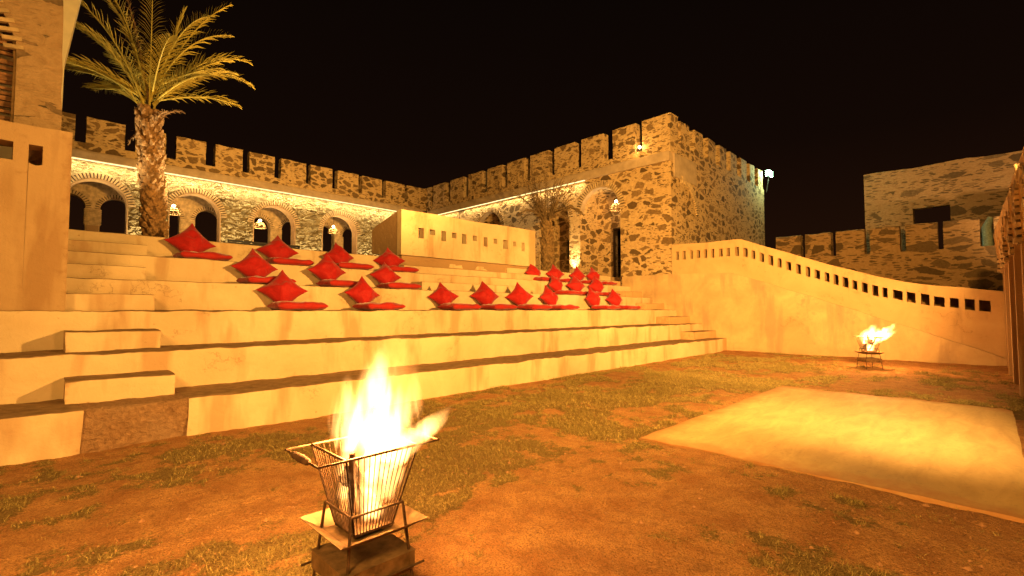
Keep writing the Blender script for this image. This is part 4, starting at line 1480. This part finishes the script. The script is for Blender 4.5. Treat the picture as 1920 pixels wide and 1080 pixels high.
# ================================================================== fire baskets
def fire_mat(name, h, cxf, cyf, rf, strength, col, nsc, seed, lo=0.42, hi=0.72, edge=1.0):
    m = bpy.data.materials.new(name)
    m.use_nodes = True
    nt = m.node_tree
    nt.nodes.clear()
    out = nt.nodes.new('ShaderNodeOutputMaterial')
    em = nt.nodes.new('ShaderNodeEmission')
    nt.links.new(em.outputs[0], out.inputs['Volume'])
    g = N(nt)
    tcn = g.node('ShaderNodeTexCoord')
    sp = g.node('ShaderNodeSeparateXYZ')
    nt.links.new(tcn.outputs['Object'], sp.inputs[0])
    t = g.math('DIVIDE', sp.outputs['Z'], h)

    def curve(f, lo_, hi_):
        n = g.node('ShaderNodeFloatCurve')
        nt.links.new(t, n.inputs['Value'])
        cu = n.mapping.curves[0]
        ptsn = 9
        while len(cu.points) < ptsn:
            cu.points.new(0.5, 0.5)
        for i in range(ptsn):
            q = i / (ptsn - 1)
            cu.points[i].location = (q, (f(q) - lo_) / (hi_ - lo_))
        n.mapping.update()
        return g.math('MULTIPLY_ADD', n.outputs[0], hi_ - lo_, lo_)
    cx = curve(cxf, -1.5, 1.5)
    cyy = curve(cyf, -1.5, 1.5)
    rr = curve(rf, 0.0, 0.5)
    dx = g.math('SUBTRACT', sp.outputs['X'], cx)
    dy = g.math('SUBTRACT', sp.outputs['Y'], cyy)
    r = g.math('SQRT', g.math('ADD', g.math('MULTIPLY', dx, dx), g.math('MULTIPLY', dy, dy)))
    r = g.math('DIVIDE', r, rr)
    mp = g.node('ShaderNodeMapping')
    nt.links.new(tcn.outputs['Object'], mp.inputs[0])
    mp.inputs['Scale'].default_value = (1, 1, 0.24)
    mp.inputs['Location'].default_value = (seed, seed * 1.7, 0)
    no = g.noise(mp.outputs[0], nsc, 4, 0.6, 0.7).outputs[0]
    body = g.math('SUBTRACT', 1.0, r)                       # 1 at the axis, 0 at the hull
    topf = g.ramp(t, [(0.0, 0.0), (0.05, 1.0), (0.45, 0.85), (1.0, 0.0)])
    d = g.math('ADD', body, g.math('MULTIPLY', g.math('SUBTRACT', no, 0.53), 3.6))
    d = g.math('MULTIPLY', g.ramp(d, [(0.05, 0.0), (0.85, 1.0)]), topf)
    d = g.math('MULTIPLY', d, g.ramp(body, [(0.0, 0.0), (0.22 * edge, 1.0)]))
    d = g.math('POWER', d, 1.7)
    nt.links.new(g.math('MULTIPLY', d, strength), em.inputs[1])
    em.inputs[0].default_value = (*col, 1)
    return m


def flame(parent, base, h, cxf, cyf, rf, strength, col=(1.0, 0.50, 0.17), nsc=9, seed=0.0, label=None):
    m = fire_mat('flame', h, cxf, cyf, rf, strength, col, nsc, seed)
    n, kk = 20, 16
    vs, fs = [], []
    for i in range(n + 1):
        q = i / n
        for j in range(kk):
            t = 2 * PI * j / kk
            r_ = max(rf(q), 0.004)
            vs.append((cxf(q) + r_ * math.cos(t), cyf(q) + r_ * math.sin(t), q * h))
    for i in range(n):
        for j in range(kk):
            a, b_ = i * kk + j, i * kk + (j + 1) % kk
            fs.append((a, b_, b_ + kk, a + kk))
    fs.append(tuple(reversed(range(kk))))
    fs.append(tuple(n * kk + j for j in range(kk)))
    me = bpy.data.meshes.new('flame_tongue')
    me.from_pydata(vs, [], fs)
    me.materials.append(m)
    o = bpy.data.objects.new('flame_tongue', me)
    COL.objects.link(o)
    o.parent = parent
    o.location = Vector(base) - Vector(parent.location)
    return o


def fire_basket(loc, rot, label):
    """built round the origin, z up, then placed"""
    T = Matrix.Translation(loc) @ Matrix.Rotation(rot, 4, 'Z')
    B = empty('fire_basket', loc, label, 'fire basket', 'iron fire baskets burning in the yard')
    B.rotation_euler = (0, 0, rot)
    zr, zb, wr, wb = 0.80, 0.405, 0.195, 0.105

    def put(mb, name, m, smooth=None, jitter=0, par=None):
        me_o = mb.build(name, m, None, smooth)
        me_o.parent = par or B
        return me_o
    mb = MB()
    cr_ = [(-wr, -wr), (wr, -wr), (wr, wr), (-wr, wr)]
    for i in range(4):
        a_, b_ = cr_[i], cr_[(i + 1) % 4]
        mb.tube([(a_[0], a_[1], zr), (b_[0], b_[1], zr)], 0.007, 6)
    put(mb, 'rim', M['iron'])
    for s in (-1, 1):      # handle loops run out beyond the rim
        mb = MB()
        mb.tube([(s * wr, -wr, zr), (s * (wr + 0.13), -wr, zr), (s * (wr + 0.13), wr, zr), (s * wr, wr, zr)], 0.006, 6)
        put(mb, 'handle', M['iron'])
    for s in (-1, 1):
        mb = MB()
        mb.tube([(s * (wr + 0.13), y, zr) for y in (-0.09, -0.08, 0, 0.08, 0.09)], [0.006, 0.016, 0.020, 0.016, 0.006], 8)
        put(mb, 'hand_grip', M['wood'], 50)
    mb = MB()
    for i in range(4):
        a_, b_ = Vector(cr_[i]), Vector(cr_[(i + 1) % 4])
        nb = 13
        for j in range(nb + 1):
            q = j / nb
            top = a_.lerp(b_, q)
            bot = top * (wb / wr)
            rad_ = 0.0055 if j in (0, nb) else 0.0027
            mb.tube([(top.x, top.y, zr), (bot.x, bot.y, zb)], rad_, 5)
    put(mb, 'bars', M['iron'])
    mb = MB()
    mb.box(-wb, wb, -wb, wb, zb - 0.012, zb)
    put(mb, 'grate', M['iron'])
    zg = 0.51
    wg_ = wb + (wr - wb) * (zg - zb) / (zr - zb) + 0.012
    mb = MB()
    cg = [(-wg_, -wg_), (wg_, -wg_), (wg_, wg_), (-wg_, wg_)]
    for i in range(4):
        mb.tube([(*cg[i], zg), (*cg[(i + 1) % 4], zg)], 0.006, 6)
    put(mb, 'stand_ring', M['iron'])
    for c_ in cg:
        mb = MB()
        mb.tube([(*c_, zg), (c_[0] * 1.36, c_[1] * 1.36, 0.0)], 0.0075, 6)
        put(mb, 'leg', M['iron'])
    # ember pan: flat square with upturned rims
    mb = MB()
    a_, b_ = 0.15, 0.235
    zt_, zf = 0.43, 0.375
    vs = [(-a_, -a_, zf), (a_, -a_, zf), (a_, a_, zf), (-a_, a_, zf), (-b_, -b_, zt_), (b_, -b_, zt_), (b_, b_, zt_), (-b_, b_, zt_)]
    vs2 = [(x, y, z - 0.003) for x, y, z in vs]
    fcs = [(0, 1, 2, 3), (0, 4, 5, 1), (1, 5, 6, 2), (2, 6, 7, 3), (3, 7, 4, 0)]
    mb.add(vs + vs2, fcs + [tuple(i + 8 for i in f[::-1]) for f in fcs] + [(4, 12, 13, 5), (5, 13, 14, 6), (6, 14, 15, 7), (7, 15, 12, 4)])
    put(mb, 'ember_pan', M['steel'])
    # ash drawer
    mb = MB()
    d_ = 0.185
    z0, z1 = 0.175, 0.265
    mb.box(-d_, d_, -d_, d_, z0, z0 + 0.008)
    for s in (-1, 1):
        mb.box(s * d_ - 0.004, s * d_ + 0.004, -d_, d_, z0 + 0.008, z1)
        mb.box(-d_ + 0.005, d_ - 0.005, s * d_ - 0.004, s * d_ + 0.004, z0 + 0.008, z1)
    put(mb, 'ash_box', M['steel'])
    mb = MB()
    mb.box(-d_ - 0.006, d_ + 0.006, -d_ - 0.006, d_ + 0.006, z1 + 0.001, z1 + 0.005)
    put(mb, 'ash_box_lid', M['steel'])
    mb = MB()
    for s in (-1, 1):
        mb.tube([(-0.235, s * 0.2, 0.2), (0.235, s * 0.2, 0.2)], 0.006, 6)
    put(mb, 'cross_bar', M['iron'])
    return B


def firewood(loc, rot, group, labels):
    lg = [((-0.11, 0.0, 0.64), (0.10, 0.05, 0.72), 0.04), ((0.0, 0.12, 0.5), (0.13, 0.0, 0.72), 0.035), ((-0.05, 0.02, 0.47), (-0.12, -0.10, 0.80), 0.018), ((0.06, 0.05, 0.47), (-0.09, -0.02, 0.74), 0.04), ((0.10, -0.06, 0.5), (-0.02, 0.1, 0.72), 0.035), ((-0.1, 0.02, 0.62), (0.02, 0.02, 0.84), 0.03)]
    for i, ((a_), (b_), r_) in enumerate(lg):
        mb = MB()
        a_, b_ = Vector(a_), Vector(b_)
        ref = MB()
        mb.tube([a_, a_.lerp(b_, .33), a_.lerp(b_, .66), b_], [r_, r_ * 1.1, r_ * .95, r_ * .8], 6)
        o = mb.build('firewood', M['wood'], None, None, 0.006, 20)
        o.location = loc
        o.rotation_euler = (0, 0, rot)
        tag(o, labels[i], 'firewood', group)


F1 = (1.225, 2.305, 0.0)
fire_basket(F1, 0.0, 'square tapered iron fire basket with side handles burning in the near foreground')
firewood(F1, 0, 'logs in the near basket', ['log lying across the front of the near fire basket', 'log leaning at the right rear of the near basket', 'thin slanting charred stick at the front of the near fire basket', 'thick charred log low in the near fire basket', 'charred log crossing the back of the near fire basket', 'short log end poking out of the left of the near basket'])
fl = empty('fire', (F1[0], F1[1], 0.45), 'large bright white and orange fire blazing in the near basket', 'fire')
# right in the picture is (+x, -y)/sqrt2
q2 = math.sqrt(.5)
def rf_main(q): return 0.225 * (min(1, 0.45 + 1.9 * q)) * (1 - max(0, q - 0.38) / 0.62) ** 0.75 + 0.004
def tongue(f, F, ox, oz, h, x1, r, k, seed, nsc=9, pw=1.0, w0=0.18, col=(1.0, 0.44, 0.12)):
    """tongue leaning x1 metres to the picture's right over its height h"""
    flame(f, (F[0] + q2 * ox, F[1] - q2 * ox, oz), h, lambda q: q2 * x1 * q ** pw, lambda q: -q2 * x1 * q ** pw,
          lambda q: r * math.sin(PI * (w0 + (1 - w0) * q)) ** 0.85 + 0.004, k, col, nsc, seed)


tongue(fl, F1, 0.0, 0.62, 0.56, 0.06, 0.195, 75, 2.0, 7, 1.0, 0.30)
tongue(fl, F1, 0.02, 0.76, 0.62, 0.08, 0.15, 110, 5.0, 10)
tongue(fl, F1, -0.07, 0.76, 0.42, -0.03, 0.11, 80, 8.0, 12)
tongue(fl, F1, 0.09, 0.70, 0.50, 0.17, 0.13, 95, 11.0, 12)
tongue(fl, F1, 0.10, 0.70, 0.32, 0.38, 0.11, 80, 14.0, 11, 1.1)
tongue(fl, F1, 0.12, 0.66, 0.26, 0.26, 0.06, 90, 17.0, 12)
tongue(fl, F1, 0.05, 0.42, 0.36, -0.05, 0.085, 45, 20.0, 11, 1.0, 0.3)
tongue(fl, F1, 0.06, 0.42, 0.17, 0.0, 0.07, 200, 51.0, 8, 1.0, 0.3)
tongue(fl, F1, 0.08, 0.52, 0.34, 0.08, 0.11, 50, 55.0, 12, 1.0, 0.25)
tongue(fl, F1, -0.09, 0.52, 0.34, 0.0, 0.07, 45, 58.0, 12, 1.0, 0.25)
tongue(fl, F1, 0.04, 0.70, 0.80, 0.16, 0.24, 7, 23.0, 6, 1.0, 0.2, (1.0, 0.32, 0.06))  # faint wide envelope, added as the glow haze around the flames
lamp('fire_glow', 'POINT', (F1[0], F1[1], 1.0), 230, FIREC, size=0.13, parent=fl)
lamp('ember_glow', 'POINT', (F1[0] + 0.02, F1[1] - 0.02, 0.56), 22, FIREC, size=0.06, parent=fl)

F2 = (14.95, 2.15, 0.0)
ROT2 = R(40)
fire_basket(F2, ROT2, 'far iron fire basket burning in front of the ramp wall')
firewood(F2, ROT2, 'logs in the far basket', ['log on the left side of the far basket', 'log on the right side of the far basket', 'charred stick slanting in the far fire basket', 'thick log low in the far fire basket', 'log crossing the far fire basket', 'short log end rising from the far fire basket'])
f2 = empty('fire', (F2[0], F2[1], 0.45), 'wind blown fire leaning to the right in the far basket', 'fire')
tongue(f2, F2, -0.05, 0.62, 0.55, 0.25, 0.26, 130, 31.0, 6)
tongue(f2, F2, 0.05, 0.66, 0.55, 0.75, 0.20, 120, 34.0, 7, 1.1)
tongue(f2, F2, 0.1, 0.60, 0.42, 0.70, 0.15, 90, 37.0, 8, 1.1)
tongue(f2, F2, 0.0, 0.45, 0.36, 0.0, 0.15, 130, 40.0, 9, 1.0, 0.3)
lamp('fire_glow', 'POINT', (F2[0], F2[1], 0.95), 300, FIREC, size=0.15, parent=f2)
